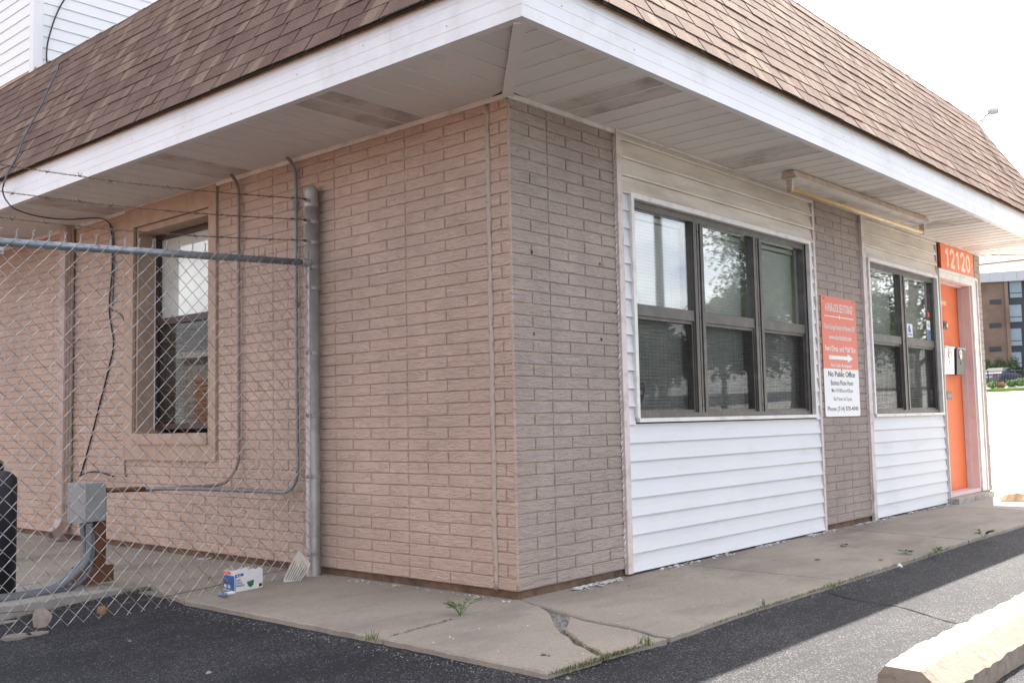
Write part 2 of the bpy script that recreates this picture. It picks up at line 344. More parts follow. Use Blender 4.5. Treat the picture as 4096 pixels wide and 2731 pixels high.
def text(body, mat_, parent, o, ax, ay, w, h, bold=0., name='lettering', thick=.0008):
    """flat lettering filling w x h metres with its lower left corner at o, along ax / ay"""
    cu = bpy.data.curves.new('t', 'FONT'); cu.body = body; cu.offset = bold; cu.resolution_u = 3
    t = bpy.data.objects.new('t', cu); COL.objects.link(t); dg = bpy.context.evaluated_depsgraph_get()
    me = bpy.data.meshes.new_from_object(t.evaluated_get(dg)); bpy.data.objects.remove(t); bpy.data.curves.remove(cu)
    co = np.array([v.co[:] for v in me.vertices]); lo, hi = co.min(0), co.max(0); ax, ay = Vector(ax).normalized(), Vector(ay).normalized()
    g = Vector(ORG[parent.name]); o = Vector(o)
    for v in me.vertices:
        v.co = o+ax*((v.co.x-lo[0])/(hi[0]-lo[0])*w)+ay*((v.co.y-lo[1])/(hi[1]-lo[1])*h)-g
    me.materials.append(MATS[mat_]); ob = link(name, me, parent); ORG[ob.name] = tuple(g); return ob
def smooth01(t): t = max(0., min(1., t)); return t*t*(3-2*t)
def ground(x, y):
    z = -.072 - .065*smooth01((-1.0-x)/1.2)*smooth01((y+1)/2.) - .02*smooth01((-1.3-y)/2.)
    if x > 10: z += 2.3*min((x-10)/64., 1.)
    if x > 75: z += .75*smooth01((x-75)/5.)
    return z

# ================================================================== SETTING
def struct(mb, name, m, parent=None, smooth=False):
    o = build(mb, name, m, parent, smooth)
    if parent is None: o['kind'] = 'structure'
    return o
def sheet(name, xs, ys, m, dz=0., fn=ground):
    mb = MB(); nx, ny = len(xs), len(ys)
    mb.add([(x, y, fn(x, y)+dz) for y in ys for x in xs], [(j*nx+i, j*nx+i+1, (j+1)*nx+i+1, (j+1)*nx+i) for j in range(ny-1) for i in range(nx-1)])
    return struct(mb, name, m, smooth=True)
def steps(*seg):
    out = [seg[0][0]]
    for a, b, n_ in seg: out += [a+(b-a)*(i+1)/n_ for i in range(n_)]
    return out
sheet('asphalt', steps((-400, -60, 6), (-60, -8, 10), (-8, 10, 60), (10, 80, 40), (80, 120, 8), (120, 700, 8)), steps((-400, -40, 8), (-40, -6, 12), (-6, 8, 48), (8, 60, 16), (60, 600, 8)), 'asphalt')
sheet('pavement', steps((8.62, 77.5, 36)), steps((-30, 60, 30)), 'pavement', .03)

TOP = -.045
sidewalk = struct(MB().box(-1.0, 8.55, -1.04, -.02, -.13, -.066).box(-1.0, -.02, -.02, 2.15, -.13, -.066), 'sidewalk', 'gravel')
def slab(poly, top=TOP, bot=-.125, m='concrete', parent=sidewalk, jit=.004, name='slab', bev=.007):
    P = [Vector((p[0], p[1])) for p in poly]
    if sum(P[i].x*P[(i+1) % len(P)].y-P[(i+1) % len(P)].x*P[i].y for i in range(len(P))) < 0: P.reverse()
    Q = []
    for i in range(len(P)):
        a, b = P[i], P[(i+1) % len(P)]; k = max(1, int((b-a).length/.05))
        Q += [a+(b-a)*(t/k) for t in range(k)]
    Q = [q+Vector((R_.uniform(-jit, jit), R_.uniform(-jit, jit))) for q in Q]; k = len(Q); ins = []
    for i in range(k):
        t = (Q[(i+1) % k]-Q[i-1]).normalized(); ins.append(Q[i]+Vector((-t.y, t.x))*bev*R_.uniform(.6, 1.6))
    mb = MB(); mb.v = [(q.x, q.y, top) for q in ins]+[(q.x, q.y, top-bev*R_.uniform(.6, 1.3)) for q in Q]+[(q.x, q.y, bot) for q in Q]
    mb.f = [tuple(range(k))]+[(i, k+i, k+(i+1) % k, (i+1) % k) for i in range(k)]+[(k+i, 2*k+i, 2*k+(i+1) % k, k+(i+1) % k) for i in range(k)]
    return build(mb, name, m, parent)
def zc(x, y): return pZ(1800+x/2.352, 2200+y/2.352, TOP)
lj = [(-.10, .02), (-.591, -.066), (-1.055, -.115)]
c1 = [(1432, 992), (1400, 985), (1290, 928), (1180, 884), (1120, 806), (1040, 775), (985, 690), (945, 600), (900, 560), (850, 525)]
slab([(-1.085, -1.09)]+[zc(*p) for p in c1]+[(.01, -.035), (.05, .05)]+[(x, y-.004) for x, y in lj])
slab([zc(*p) for p in [(1452, 975), (1380, 930), (1300, 895), (1215, 845), (1140, 785), (1065, 735), (1105, 690), (1125, 622), (1200, 640), (1370, 684), (1500, 706), (1720, 748), (1810, 770), (1930, 814), (2030, 828), (1760, 893)]])
slab([zc(*p) for p in [(858, 518), (960, 545), (1030, 562), (1110, 585), (1210, 618), (1370, 658), (1500, 680), (1720, 724), (1815, 750), (1935, 790), (2075, 808)]]+[(.5, -1.10), (1.56, -1.11), (1.607, .06), (.06, .06), (.02, -.03)])
slab([(1.572, -1.11), (2.7, -1.12), (3.83, -1.11), (4.095, .06), (1.619, .06)])
slab([(3.845, -1.11), (5.2, -1.14), (6.28, -1.16), (6.60, .06), (4.11, .06)])
slab([(6.295, -1.16), (8.6, -1.2), (8.6, 1.2), (8.32, 1.2), (8.32, .06), (6.615, .06)], jit=.003, m='concrete_light')  # far slab is the same concrete, its sun glare put into a paler colour
slab([(x, y+.006) for x, y in lj]+[(-1.05, .75), (-1.047, 1.545), (.03, 1.55), (.03, .05)])
slab([(-1.045, 1.557), (-.96, 1.95), (-.89, 2.21), (.03, 2.22), (.03, 1.56)])
slab([(-.88, 2.226), (-1.05, 2.30), (-1.2, 2.9), (-3.4, 3.1), (-3.4, 7.7), (.03, 7.7), (.03, 2.23)])
pad = struct(MB(), 'equipment_pad', 'concrete_light') if 0 else None
pad = slab([(-1.06, 2.215), (-1.10, 2.80), (-2.6, 2.95), (-2.6, 2.20), (-1.75, 2.205)], -.035, -.16, 'concrete_light', None, .003, 'concrete_pad', .012); pad['kind'] = 'structure'

# ================================================================== OFFICE BUILDING
HB = 2.7093; CRS = HB/40
bld = thing('office_building', (4.15, 3.8, 0), 'single-storey brick office with brown shingled mansard roof and white siding bays', 'building')
OB = ORG[bld.name]
# --- masonry walls (mortar beds); bricks are laid on them below
def wall(mb, m): return build(mb, 'brick_wall', m, bld)
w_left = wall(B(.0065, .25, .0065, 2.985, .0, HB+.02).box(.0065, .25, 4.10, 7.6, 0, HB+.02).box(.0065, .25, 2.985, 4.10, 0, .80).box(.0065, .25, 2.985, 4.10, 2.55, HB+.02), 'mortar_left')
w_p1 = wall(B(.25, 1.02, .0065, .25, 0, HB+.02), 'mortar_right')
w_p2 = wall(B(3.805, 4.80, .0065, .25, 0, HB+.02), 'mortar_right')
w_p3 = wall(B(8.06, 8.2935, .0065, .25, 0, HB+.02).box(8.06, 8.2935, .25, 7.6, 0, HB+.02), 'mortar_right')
build(B(.02, .25, .02, 7.6, -.13, -.001).box(.25, 8.28, .02, .25, -.13, -.001), 'foundation', 'foundation', bld)
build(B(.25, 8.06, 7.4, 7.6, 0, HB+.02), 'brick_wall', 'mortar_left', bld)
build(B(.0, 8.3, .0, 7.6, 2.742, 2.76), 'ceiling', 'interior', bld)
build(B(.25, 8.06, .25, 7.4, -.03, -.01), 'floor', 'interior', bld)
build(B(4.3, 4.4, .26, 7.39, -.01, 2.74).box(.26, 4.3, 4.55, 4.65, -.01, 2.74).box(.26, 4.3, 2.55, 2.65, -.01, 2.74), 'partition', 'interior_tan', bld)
bricks = []
def lay(wall_, ax, s0, s1, joints, m, skip=None, z_top=HB, hair=()):
    for r in range(40):
        z0, z1 = r*CRS, min((r+1)*CRS, z_top)
        js = [s0]+sorted(j for j in joints(r) if s0+.025 < j < s1-.025)+[s1]
        segs = list(zip(js[:-1], js[1:]))
        if skip:
            a, b, c, d = skip; out = []
            for p, q in segs:
                if z1 <= c+.02 or z0 >= d-.02 or q <= a or p >= b: out.append((p, q))
                else:
                    if p < a-.02: out.append((p, a))
                    if q > b+.02: out.append((b, q))
            segs = out
        for p, q in segs:
            bricks.append((wall_, ax, p, q, z0, z1, m, r, any(abs(p-j) < 1e-4 for j in hair) and r % 2 == 1, any(abs(q-j) < 1e-4 for j in hair) and r % 2 == 1))
BL = .338
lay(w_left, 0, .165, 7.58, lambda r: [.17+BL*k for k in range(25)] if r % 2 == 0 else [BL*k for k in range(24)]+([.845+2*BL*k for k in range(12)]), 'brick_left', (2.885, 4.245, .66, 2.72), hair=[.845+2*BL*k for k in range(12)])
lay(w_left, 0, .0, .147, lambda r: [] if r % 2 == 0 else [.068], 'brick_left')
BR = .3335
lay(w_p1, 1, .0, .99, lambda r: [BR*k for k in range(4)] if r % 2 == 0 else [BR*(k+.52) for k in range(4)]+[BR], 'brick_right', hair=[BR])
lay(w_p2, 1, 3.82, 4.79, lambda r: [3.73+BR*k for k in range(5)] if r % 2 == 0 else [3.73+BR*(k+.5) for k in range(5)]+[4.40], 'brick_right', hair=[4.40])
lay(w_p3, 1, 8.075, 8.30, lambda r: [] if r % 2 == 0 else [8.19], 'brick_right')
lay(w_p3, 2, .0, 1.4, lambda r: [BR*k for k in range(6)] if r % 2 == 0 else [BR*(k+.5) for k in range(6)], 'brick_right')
def brick_geo(ax, ln, h, seed, ha=False, hb=False):
    """a brick face with worn arris, centred on its lower middle; depth 12 mm"""
    rr = random.Random(seed); g = .0042; a, b = -ln/2+(.0008 if ha else g*.8), ln/2-(.0008 if hb else g*.8); c, d = g*.75, h-g*.75; e = .0035
    back = [(a, .011, c), (b, .011, c), (b, .011, d), (a, .011, d)]
    mid = [(x+rr.uniform(-.0012, .0012), .0035, z+rr.uniform(-.001, .001)) for x, _, z in back]
    k = 5; fr = []
    f0 = rr.uniform(-.001, .0005)
    bot = [(a+e+(b-a-2*e)*i/k, f0+rr.uniform(-.0015, .0008), c+e*rr.uniform(.5, 1.4)) for i in range(k+1)]
    top = [(a+e+(b-a-2*e)*i/k, f0+rr.uniform(-.0015, .0008), d-e*rr.uniform(.5, 1.4)) for i in range(k+1)]
    vs = back+mid+bot+top; nb = 8; nt = 8+k+1
    fs = [(0, 1, 5, 4), (1, 2, 6, 5), (2, 3, 7, 6), (3, 0, 4, 7)]
    fs += [tuple([4, 5]+[nb+i for i in range(k, -1, -1)]), tuple([6, 7]+[nt+i for i in range(k+1)]), (5, 6, nt+k, nb+k), (7, 4, nb, nt)]
    fs += [(nb+i, nb+i+1, nt+i+1, nt+i) for i in range(k)]
    if ax == 0: vs = [(y, -x, z) for x, y, z in vs]
    if ax == 2: vs = [(-y, x, z) for x, y, z in vs]
    return vs, fs
def brick_loc(ax, p, q, z0):
    s = (p+q)/2
    return (0, s, z0) if ax == 0 else (s, 0, z0) if ax == 1 else (8.30, s, z0)
def score(loc, area, face):
    d = Vector(CAM)-Vector(loc); u, v = px_of(loc)
    vis = -60 < u < 4156 and -60 < v < 2790 and d.dot(Vector(face)) > 0
    return (area*max(d.normalized().dot(Vector(face)), 0.)/d.length_squared) if vis else -1
FACE = [(-1, 0, 0), (0, -1, 0), (1, 0, 0)]
bricks.sort(key=lambda t: -score(brick_loc(t[1], t[2], t[3], t[4]), (t[3]-t[2])*CRS, FACE[t[1]]))
cache = {}; rest = {}
for i, (w, ax, p, q, z0, z1, m, r, ha, hb) in enumerate(bricks):
    if ax == 0: ha, hb = hb, ha
    loc = brick_loc(ax, p, q, z0); ln = round(q-p, 3)
    if i < 300:
        key = (ax, ln, round(z1-z0, 3), m, R_.randrange(4), ha, hb)
        if key not in cache:
            mb = MB(); mb.add(*brick_geo(ax, ln, z1-z0, R_.random(), ha, hb)); cache[key] = mb.mesh('brick', m)
        link('brick', cache[key], w, tuple(loc[k]-OB[k] for k in range(3)))
    else:
        vs, fs = brick_geo(ax, ln, z1-z0, R_.random(), ha, hb)
        rest.setdefault((w.name, m), MB()).add([(x+loc[0], y+loc[1], z+loc[2]) for x, y, z in vs], fs)
for (wn_, m), mb in rest.items():
    tag(build(mb, 'brick_courses', m, bpy.data.objects[wn_]), kind='stuff')
# caulked movement joint and corner bead
mb = MB(); mb.tube([(-.001+R_.uniform(-.003, .002), .156+R_.uniform(-.004, .004), z*.04) for z in range(68)], [R_.uniform(.012, .017) for z in range(68)], 7)
for z in range(90): mb.tube([(-.002, .156+R_.choice((-1, 1))*R_.uniform(.012, .017), z*.03+R_.uniform(0, .02)), (-.004, .156+R_.choice((-1, 1))*.014, z*.03+.022)], R_.uniform(.002, .005), 5)
mb.v = [(x*.4-.001, .156+(y-.156)*1.25, z) for x, y, z in mb.v]
build(mb, 'caulk_joint', 'caulk', bld, True)
build(MB().tube([(.006, .006, z*.06+.003) for z in range(46)], .009, 6), 'corner_bead', 'brick_left', bld, True)

# --- siding bays, sheathing and trim
build(B(1.02, 3.805, .003, .05, -.02, .90).box(1.02, 3.805, .003, .05, 2.32, 2.735).box(1.02, 1.165, .003, .05, .90, 2.32).box(3.675, 3.805, .003, .05, .90, 2.32), 'sheathing', 'felt', bld)
build(B(4.80, 6.786, .003, .05, -.02, .90).box(4.80, 8.06, .003, .05, 2.42, 2.735).box(4.80, 6.786, .003, .05, 2.31, 2.42).box(4.80, 4.95, .003, .05, .90, 2.31).box(6.72, 6.786, .003, .05, .90, 2.31), 'sheathing', 'felt', bld)
SE = .1123
def board(x0, x1, z0, z1, m):
    if x1-x0 < .02 or z1-z0 < .012: return
    w = R_.uniform(-.0012, .0012)
    prof = [(-.0012, z1), (-.0022, z1-.018), (-.0065+w*.5, z0+(z1-z0)*.45), (-.0150+w, z0+.004), (-.0165+w, z0+.001), (-.0165+w, z0-.005), (-.003, z0-.005), (.002, z0+.01), (.002, z1)]
    if m == 'siding_dusty': prof = [(-.001, z1), (-.0015, z1-.03), (-.006, z0+.05), (-.014, z0+.02), (-.024, z0+.004), (-.025, z0), (-.022, z0-.008), (-.003, z0-.008), (.002, z0+.01), (.002, z1)]
    build(MB().prism([(x0, y, z) for y, z in prof], (x1-x0, 0, 0)), 'siding_board', m, bld)
def bay(x0, x1, wx0, wx1, wz0, wz1):
    k = 0; z = -.024
    while z < 2.70:
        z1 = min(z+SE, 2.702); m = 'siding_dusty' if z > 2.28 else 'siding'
        if z1 <= wz0+.012 or z >= wz1-.012: board(x0, x1, z, z1, m)
        elif z < wz0: board(x0, wx0, z, z1, m); board(wx1, x1, z, z1, m); board(wx0, wx1, z, wz0, m)
        else:
            board(x0, wx0, z, z1, m); board(wx1, x1, z, z1, m)
            if z1 > wz1: board(wx0, wx1, wz1, z1, m)
        z += SE
bay(1.045, 3.785, 1.130, 3.712, .884, 2.338)
bay(4.865, 6.766, 4.905, 6.742, .876, 2.335)
def vtrim(x0, x1, yo, z0=-.035, z1=2.705, m='trim_pink', nm='corner_trim'): build(B(x0, x1, -yo, .003, z0, z1), nm, m, bld)
vtrim(.992, 1.045, .024, -.031); vtrim(3.785, 3.818, .020, -.055); vtrim(4.792, 4.866, .024, -.05); vtrim(6.766, 6.783, .018, -.03)
mb = MB()
for i in range(70):
    z = .02+i*.038; mb.tube([(.986+R_.uniform(-.004, .001), -.001, z), (.992, -.004+R_.uniform(-.003, .003), z+.035)], R_.uniform(.003, .007), 5)
build(mb, 'caulk_joint', 'trim_white', bld, True)
mb = MB()
for i in range(70):
    z = .02+i*.038; mb.tube([(4.787+R_.uniform(-.004, .001), -.001, z), (4.793, -.004, z+.035)], R_.uniform(.002, .006), 5)
build(mb, 'caulk_joint', 'trim_white', bld, True)

# --- windows of the street face
blindspec = []
def window(x0, x1, z0, z1, n_, rail, cas, wlabel):
    """dark aluminium window, n_ bays, each with a fixed upper pane and a screened lower sash, in a white casing"""
    Y = .02; fr = .045; mw_ = .152
    wroot = build(B(x0, x1, Y-.012, Y+.05, z1-.05, z1).box(x0, x1, Y-.012, Y+.05, z0, z0+.034).box(x0, x0+fr, Y-.0105, Y+.048, z0+.034, z1-.05).box(x1-fr, x1, Y-.0105, Y+.048, z0+.034, z1-.05), 'window', 'bronze', bld)
    wroot['label'] = wlabel
    bw = (x1-x0-2*fr-(n_-1)*mw_)/n_
    for i in range(n_):
        a = x0+fr+i*(bw+mw_); b = a+bw
        if i < n_-1:
            build(B(b, b+mw_, Y-.002, Y+.05, z0+.034, z1-.05).box(b+.012, b+.05, Y-.014, Y-.002, z0+.034, z1-.05).box(b+mw_-.05, b+mw_-.012, Y-.014, Y-.002, z0+.034, z1-.05).box(b+.066, b+mw_-.066, Y-.010, Y-.002, z0+.034, z1-.05), 'mullion', 'bronze', wroot)
            mb = MB()
            for zz in (z1-.11, rail+.03, z0+.08):
                for dx in (-.016, .016): mb.lathe((b+mw_/2+dx, Y-.011, zz), [(.006, 0), (.006, .004), (.003, .006)], 8, (0, -1, 0))
            build(mb, 'screw', 'black', wroot)
        build(B(a, b, Y-.006, Y+.045, rail, rail+.072), 'meeting_rail', 'bronze', wroot)
        build(B(a, a+.016, Y+.006, Y+.04, z0+.034, rail).box(b-.016, b, Y+.006, Y+.04, z0+.034, rail).box(a+.016, b-.016, Y+.006, Y+.04, z0+.034, z0+.052).box(a+.016, b-.016, Y+.006, Y+.04, rail-.022, rail), 'sash', 'bronze', wroot)
        build(B(a+.001, b-.001, Y+.018, Y+.022, rail+.073, z1-.051), 'pane', 'glass', wroot)
        build(B(a+.017, b-.017, Y+.030, Y+.034, z0+.053, rail-.023), 'pane', 'glass_low', wroot)
        s = MB(); nx = 8; nz = 8
        s.add([(a+.016+(b-a-.032)*ii/nx, Y+.012+R_.uniform(-.0015, .0015), z0+.052+(rail-.022-z0-.052)*jj/nz) for jj in range(nz+1) for ii in range(nx+1)], [(jj*(nx+1)+ii, jj*(nx+1)+ii+1, (jj+1)*(nx+1)+ii+1, (jj+1)*(nx+1)+ii) for jj in range(nz) for ii in range(nx)])
        build(s, 'insect_screen', 'screen', wroot, True)
        blindspec.append((a, b, z0, z1))
    ca, cb, cc, cdd = cas
    for g in ((ca, ca+.032, cc+.026, cdd), (cb-.034, cb, cc+.026, cdd), (ca+.032, cb-.034, cdd-.034, cdd)):
        build(B(g[0], g[1], -.030, .012, g[2], g[3]), 'casing', 'casing', wroot)
    sill = build(B(ca+.015, cb-.01, -.036, .012, cc, cc+.0255), 'sill', 'casing', wroot)
    return wroot, bw
win1, bw1 = window(1.160, 3.680, .908, 2.308, 3, 1.566, (1.130, 3.714, .884, 2.338), 'large dark-framed window of three bays')
win2, bw2 = window(4.940, 6.712, .900, 2.300, 2, 1.572, (4.907, 6.745, .876, 2.335), 'dark-framed window of two bays beside the door')
slat_cache = {}
BL_TXT = ['nearest bay of the three-bay window', 'middle bay of the three-bay window', 'far bay of the three-bay window', 'near bay of the window beside the orange door', 'far bay of the window beside the orange door']
for i, (a, b, z0, z1) in enumerate(blindspec):
    t = thing('window_blind', ((a+b)/2, .115, z0+.03), 'white slatted blind behind the '+BL_TXT[i], 'blind', 'blinds in the street windows')
    w = round(b-a-.01, 3); top = z1-.055
    build(B(a+.005, b-.005, .10, .13, top-.03, top), 'headrail', 'blind', t)
    build(B(a+.005, b-.005, .105, .125, z0+.03, z0+.045), 'bottom_rail', 'blind', t)
    mb = MB()
    for f in (.2, .8): mb.tube([(a+(b-a)*f, .100, z0+.04), (a+(b-a)*f, .100, top-.02)], .0012, 4)
    build(mb, 'ladder_cord', 'blind', t)
    if w not in slat_cache:
        th = math.radians(-50); c, s_ = math.cos(th)*.0125, math.sin(th)*.0125
        m_ = MB(); pr = [(-c, -s_), (-c*.35, -s_*.35+.0022), (c*.35, s_*.35+.0022), (c, s_)]
        m_.add([(x, y, z+dz) for x in (-w/2, w/2) for dz in (0, .0009) for y, z in pr], [(0, 1, 9, 8), (1, 2, 10, 9), (2, 3, 11, 10), (4, 12, 13, 5), (5, 13, 14, 6), (6, 14, 15, 7), (0, 8, 12, 4), (3, 7, 15, 11)])
        slat_cache[w] = m_.mesh('slat', 'blind')
    zz = z0+.062
    while zz < top-.035:
        link('slat', slat_cache[w], t, (0, 0, zz-(z0+.03))); zz += .0228

# --- door
door = build(B(6.814, 7.853, .135, .175, .055, 2.315), 'door', 'door_orange', bld)
fr = build(B(7.857, 7.885, -.001, .20, .04, 2.345).box(6.788, 6.812, .003, .20, .04, 2.345).box(6.812, 7.857, .003, .20, 2.319, 2.345), 'door_frame', 'jamb', bld)
build(B(7.845, 7.8565, .075, .132, .05, 2.318).box(6.8125, 6.822, .075, .132, .05, 2.318).box(6.822, 7.845, .075, .132, 2.306, 2.318), 'door_stop', 'jamb', fr)
build(B(7.887, 8.062, -.022, .002, .02, 2.408).box(6.785, 6.812, -.022, .002, .02, 2.408).box(6.812, 7.887, -.022, .002, 2.325, 2.408), 'door_casing', 'trim_white', bld)
build(B(8.035, 8.064, -.034, -.023, .02, 2.42).box(6.785, 8.035, -.034, -.023, 2.392, 2.42).box(6.785, 6.798, -.034, -.023, .02, 2.392), 'door_casing', 'casing', bld)
build(B(6.79, 7.88, -.002, .19, .015, .052), 'threshold', 'jamb', bld)
mb = B(6.74, 7.93, -.125, .0, -.10, .012); build(mb, 'door_step', 'step', bld)
lk = build(B(7.33, 7.44, .128, .1345, 1.815, 1.905), 'lock_plate', 'mail_metal', door); build(MB().lathe((7.39, .128, 1.86), [(.022, 0), (.022, .02), (.014, .024)], 14, (0, -1, 0)), 'lock_cylinder', 'brass', door)
build(B(7.31, 7.475, .129, .1345, 1.04, 1.13), 'mail_slot', 'mail_metal', door); build(B(7.33, 7.455, .125, .129, 1.065, 1.10), 'slot_flap', 'galv', door)
pl = build(B(7.20, 7.478, .131, .1345, 2.055, 2.15), 'phone_plate', 'number_orange', door)
text('4040', 'cream', door, (7.29, .1304, 2.08), (1, 0, 0), (0, 0, 1), .165, .05, .02)

# --- window in the long side wall
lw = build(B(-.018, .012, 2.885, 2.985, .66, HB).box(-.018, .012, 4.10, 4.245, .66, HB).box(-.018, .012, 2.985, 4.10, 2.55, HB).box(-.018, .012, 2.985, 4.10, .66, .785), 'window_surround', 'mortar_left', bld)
lwin = build(B(.165, .20, 3.02, 3.06, .90, 2.50).box(.165, .20, 4.03, 4.07, .90, 2.50).box(.165, .20, 3.06, 4.03, 2.46, 2.50).box(.165, .20, 3.06, 4.03, .90, .945), 'window', 'brown_frame', bld)
lwin['label'] = 'brown-framed sash window recessed in the side wall'
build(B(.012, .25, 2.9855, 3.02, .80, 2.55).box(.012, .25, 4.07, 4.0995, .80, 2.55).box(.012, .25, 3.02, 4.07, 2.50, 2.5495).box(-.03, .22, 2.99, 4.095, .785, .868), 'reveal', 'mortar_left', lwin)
build(B(.150, .195, 3.06, 4.03, 1.745, 1.80), 'meeting_rail', 'brown_frame', lwin)
build(B(.186, .190, 3.06, 4.03, 1.80, 2.46), 'pane', 'glass_low', lwin); build(B(.174, .178, 3.06, 4.03, .945, 1.745), 'pane', 'glass_low', lwin)
build(B(.155, .163, 4.062, 4.078, .90, 2.48), 'weatherstrip', 'trim_white', lwin)
s = MB().quad((.160, 3.06, .945), (.160, 4.03, .945), (.160, 4.03, 1.745), (.160, 3.06, 1.745)); build(s, 'insect_screen', 'screen', lwin)
t = thing('window_blind', (.222, 3.545, .95), 'slatted blind, orange-brown reflection painted into its tan, behind the lower screen of the side window', 'blind')
sm = MB(); sm.add([(x, y, z) for y in (-.515, .515) for x, z in ((-.010, .009), (0, .002), (.010, -.007), (0, .0008))], [(0, 1, 5, 4), (1, 2, 6, 5), (2, 3, 7, 6), (3, 0, 4, 7), (0, 3, 2, 1), (4, 5, 6, 7)])
sme = sm.mesh('slat', 'slat_reflection_tan')  # tan stands in for the orange-brown reflection on the lower pane
for k in range(35): link('slat', sme, t, (0, 0, .02+k*.0226))
build(B(.208, .236, 3.03, 4.06, 1.755, 1.785), 'headrail', 'slat_reflection_tan', t)
t = thing('roller_shade', (.205, 3.545, 1.79), 'pale shade drawn behind the upper pane of the side window', 'window shade'); mb = MB()
mb.add([(.203+.003*math.sin(k*1.9)+.002*math.sin(j*2.3), 3.03+1.03*j/6, 1.79+.70*k/14) for k in range(15) for j in range(7)], [(k*7+j, k*7+j+1, (k+1)*7+j+1, (k+1)*7+j) for k in range(14) for j in range(6)]); build(mb, 'fabric', 'blind_bright', t, True); build(MB().tube([(.206, 3.03, 1.79), (.206, 4.06, 1.79)], .006, 8), 'hem_bar', 'blind_bright', t)

# --- soffit
sof = build(B(-.745, 9.05, -.745, .0, 2.732, 2.738).box(-.745, .0, .0, 7.7, 2.732, 2.738).box(8.3, 9.05, .0, 7.7, 2.732, 2.738), 'soffit', 'soffit_vent', bld)
def spanel(poly, bead, vent):
    mb = MB().prism([(x, y, 2.720) for x, y in poly], (0, 0, .011))
    (a, b) = bead; d = Vector((b[0]-a[0], b[1]-a[1], 0)); nn = Vector((d.y, -d.x, 0)).normalized()*.005
    if d.length > .02:
        A, Bp = Vector((a[0], a[1], 2.7165)), Vector((b[0], b[1], 2.7165)); mb.obox(A-nn*1.1, Bp-A, 2.2*nn, (0, 0, .0034))
    o = build(mb, 'soffit_panel', ['soffit_vent' if vent else 'soffit', 'fascia'], sof)
    if d.length > .02:
        for p_ in list(o.data.polygons)[-6:]: p_.material_index = 1  # seam bead whitened, the light its edge catches put into the colour
k = -1
while True:
    x0 = -.585+.18*k; x1 = x0+.1795
    if x0 > 9.0: break
    x0c, x1c = max(x0, -.735), min(x1, 9.04)
    ym = lambda x: -.015 if 0 <= x <= 8.3 else (x-.0 if x < 0 else -(x-8.3))
    if x1c > x0c+.01: spanel([(x0c, -.744), (x1c, -.744), (x1c, max(min(ym(x1c), -.015), -.743)), (x0c, max(min(ym(x0c), -.015), -.743))], ((x1c, -.744), (x1c, max(min(ym(x1c), -.015), -.743))), k % 10 in (5, 6))
    k += 1
k = -1
while True:
    y0 = -.60+.177*k; y1 = y0+.1765
    if y0 > 7.5: break
    y0c = max(y0, -.735); xm = lambda y: max(min(y, -.015), -.743) if y < 0 else -.015
    if y1 > y0c+.01: spanel([(-.744, y0c), (-.744, y1), (xm(y1), y1), (xm(y0c), y0c)], ((-.744, y1), (xm(y1), y1)), k % 10 in (7, 8))
    k += 1
for i in range(14):   # wide panels under the far end of the roof
    y0 = -.7+i*.6
    spanel([(max(8.31, 8.3-y0 if y0 < 0 else 8.31), y0), (9.04, y0), (9.04, y0+.595), (8.31, y0+.595)], ((8.32, y0+.595), (9.04, y0+.595)), False)
for sgn in (0, 1):
    a, b = Vector((-.745, -.745, 0)), Vector((.0, .0, 0)); d = (b-a).normalized(); nn = Vector((-d.y, d.x, 0))*(.033 if sgn else -.033)
    o = a+Vector((0, 0, 2.697-.007*sgn)); build(MB().prism([o, o+(b-a), o+(b-a)+nn, o+nn], (0, 0, .012)), 'miter_trim', 'soffit', bld)
def rod(a, b, w, h, nm, m): build(MB().prism([(a[0], a[1], a[2]), (a[0]+w[0], a[1]+w[1], a[2]), (a[0]+w[0], a[1]+w[1], a[2]+h), (a[0], a[1], a[2]+h)], (b[0]-a[0], b[1]-a[1], 0)), nm, m, bld)
rod((-.016, -.001, 2.690), (-.016, 7.6, 2.690), (.014, 0), .029, 'soffit_trim', 'trim_white')
rod((-.016, -.018, 2.690), (.99, -.018, 2.690), (0, .017), .029, 'soffit_trim', 'trim_white')
rod((.992, -.027, 2.704), (8.31, -.027, 2.704), (0, .024), .0145, 'soffit_trim', 'trim_white')
# --- fascia with its rolled lower lip (three embossed steps)
def fascia(p0, d, n_, ln, m0=0, m1=0):
    prof = [(.0, 2.700), (.045, 2.700), (.045, 2.712), (.012, 2.712), (.012, 2.932), (-.003, 2.932), (-.003, 2.876), (-.0014, 2.8752), (-.002, 2.874), (-.002, 2.818), (-.0004, 2.8172), (-.001, 2.816), (-.001, 2.758), (.0004, 2.7572), (.0, 2.756)]
    p0, d, n_ = Vector(p0), Vector(d), Vector(n_); mb = MB().prism([p0+n_*a+Vector((0, 0, z)) for a, z in prof], d*ln)
    k = len(prof)
    for i, (a, z) in enumerate(prof):
        if m0: mb.v[i] = tuple(Vector(mb.v[i])+d*a)
        if m1: mb.v[k+i] = tuple(Vector(mb.v[k+i])-d*a)
    build(mb, 'fascia', 'fascia', bld)
fascia((-.79, -.79, 0), (0, 1, 0), (1, 0, 0), .866, 1)
for a, b in ((.077, 3.75), (3.751, 7.8)): fascia((-.79, a, 0), (0, 1, 0), (1, 0, 0), b-a)
fascia((-.79, -.79, 0), (1, 0, 0), (0, 1, 0), 4.34, 1); fascia((3.551, -.79, 0), (1, 0, 0), (0, 1, 0), 5.549, 0, 1)
fascia((9.10, 7.8, 0), (0, -1, 0), (-1, 0, 0), 8.59, 0, 1)
build(B(-.806, 9.11, -.806, -.79, 2.920, 2.936).box(-.806, -.79, -.79, 7.8, 2.920, 2.936), 'drip_edge', 'drip_edge', bld)

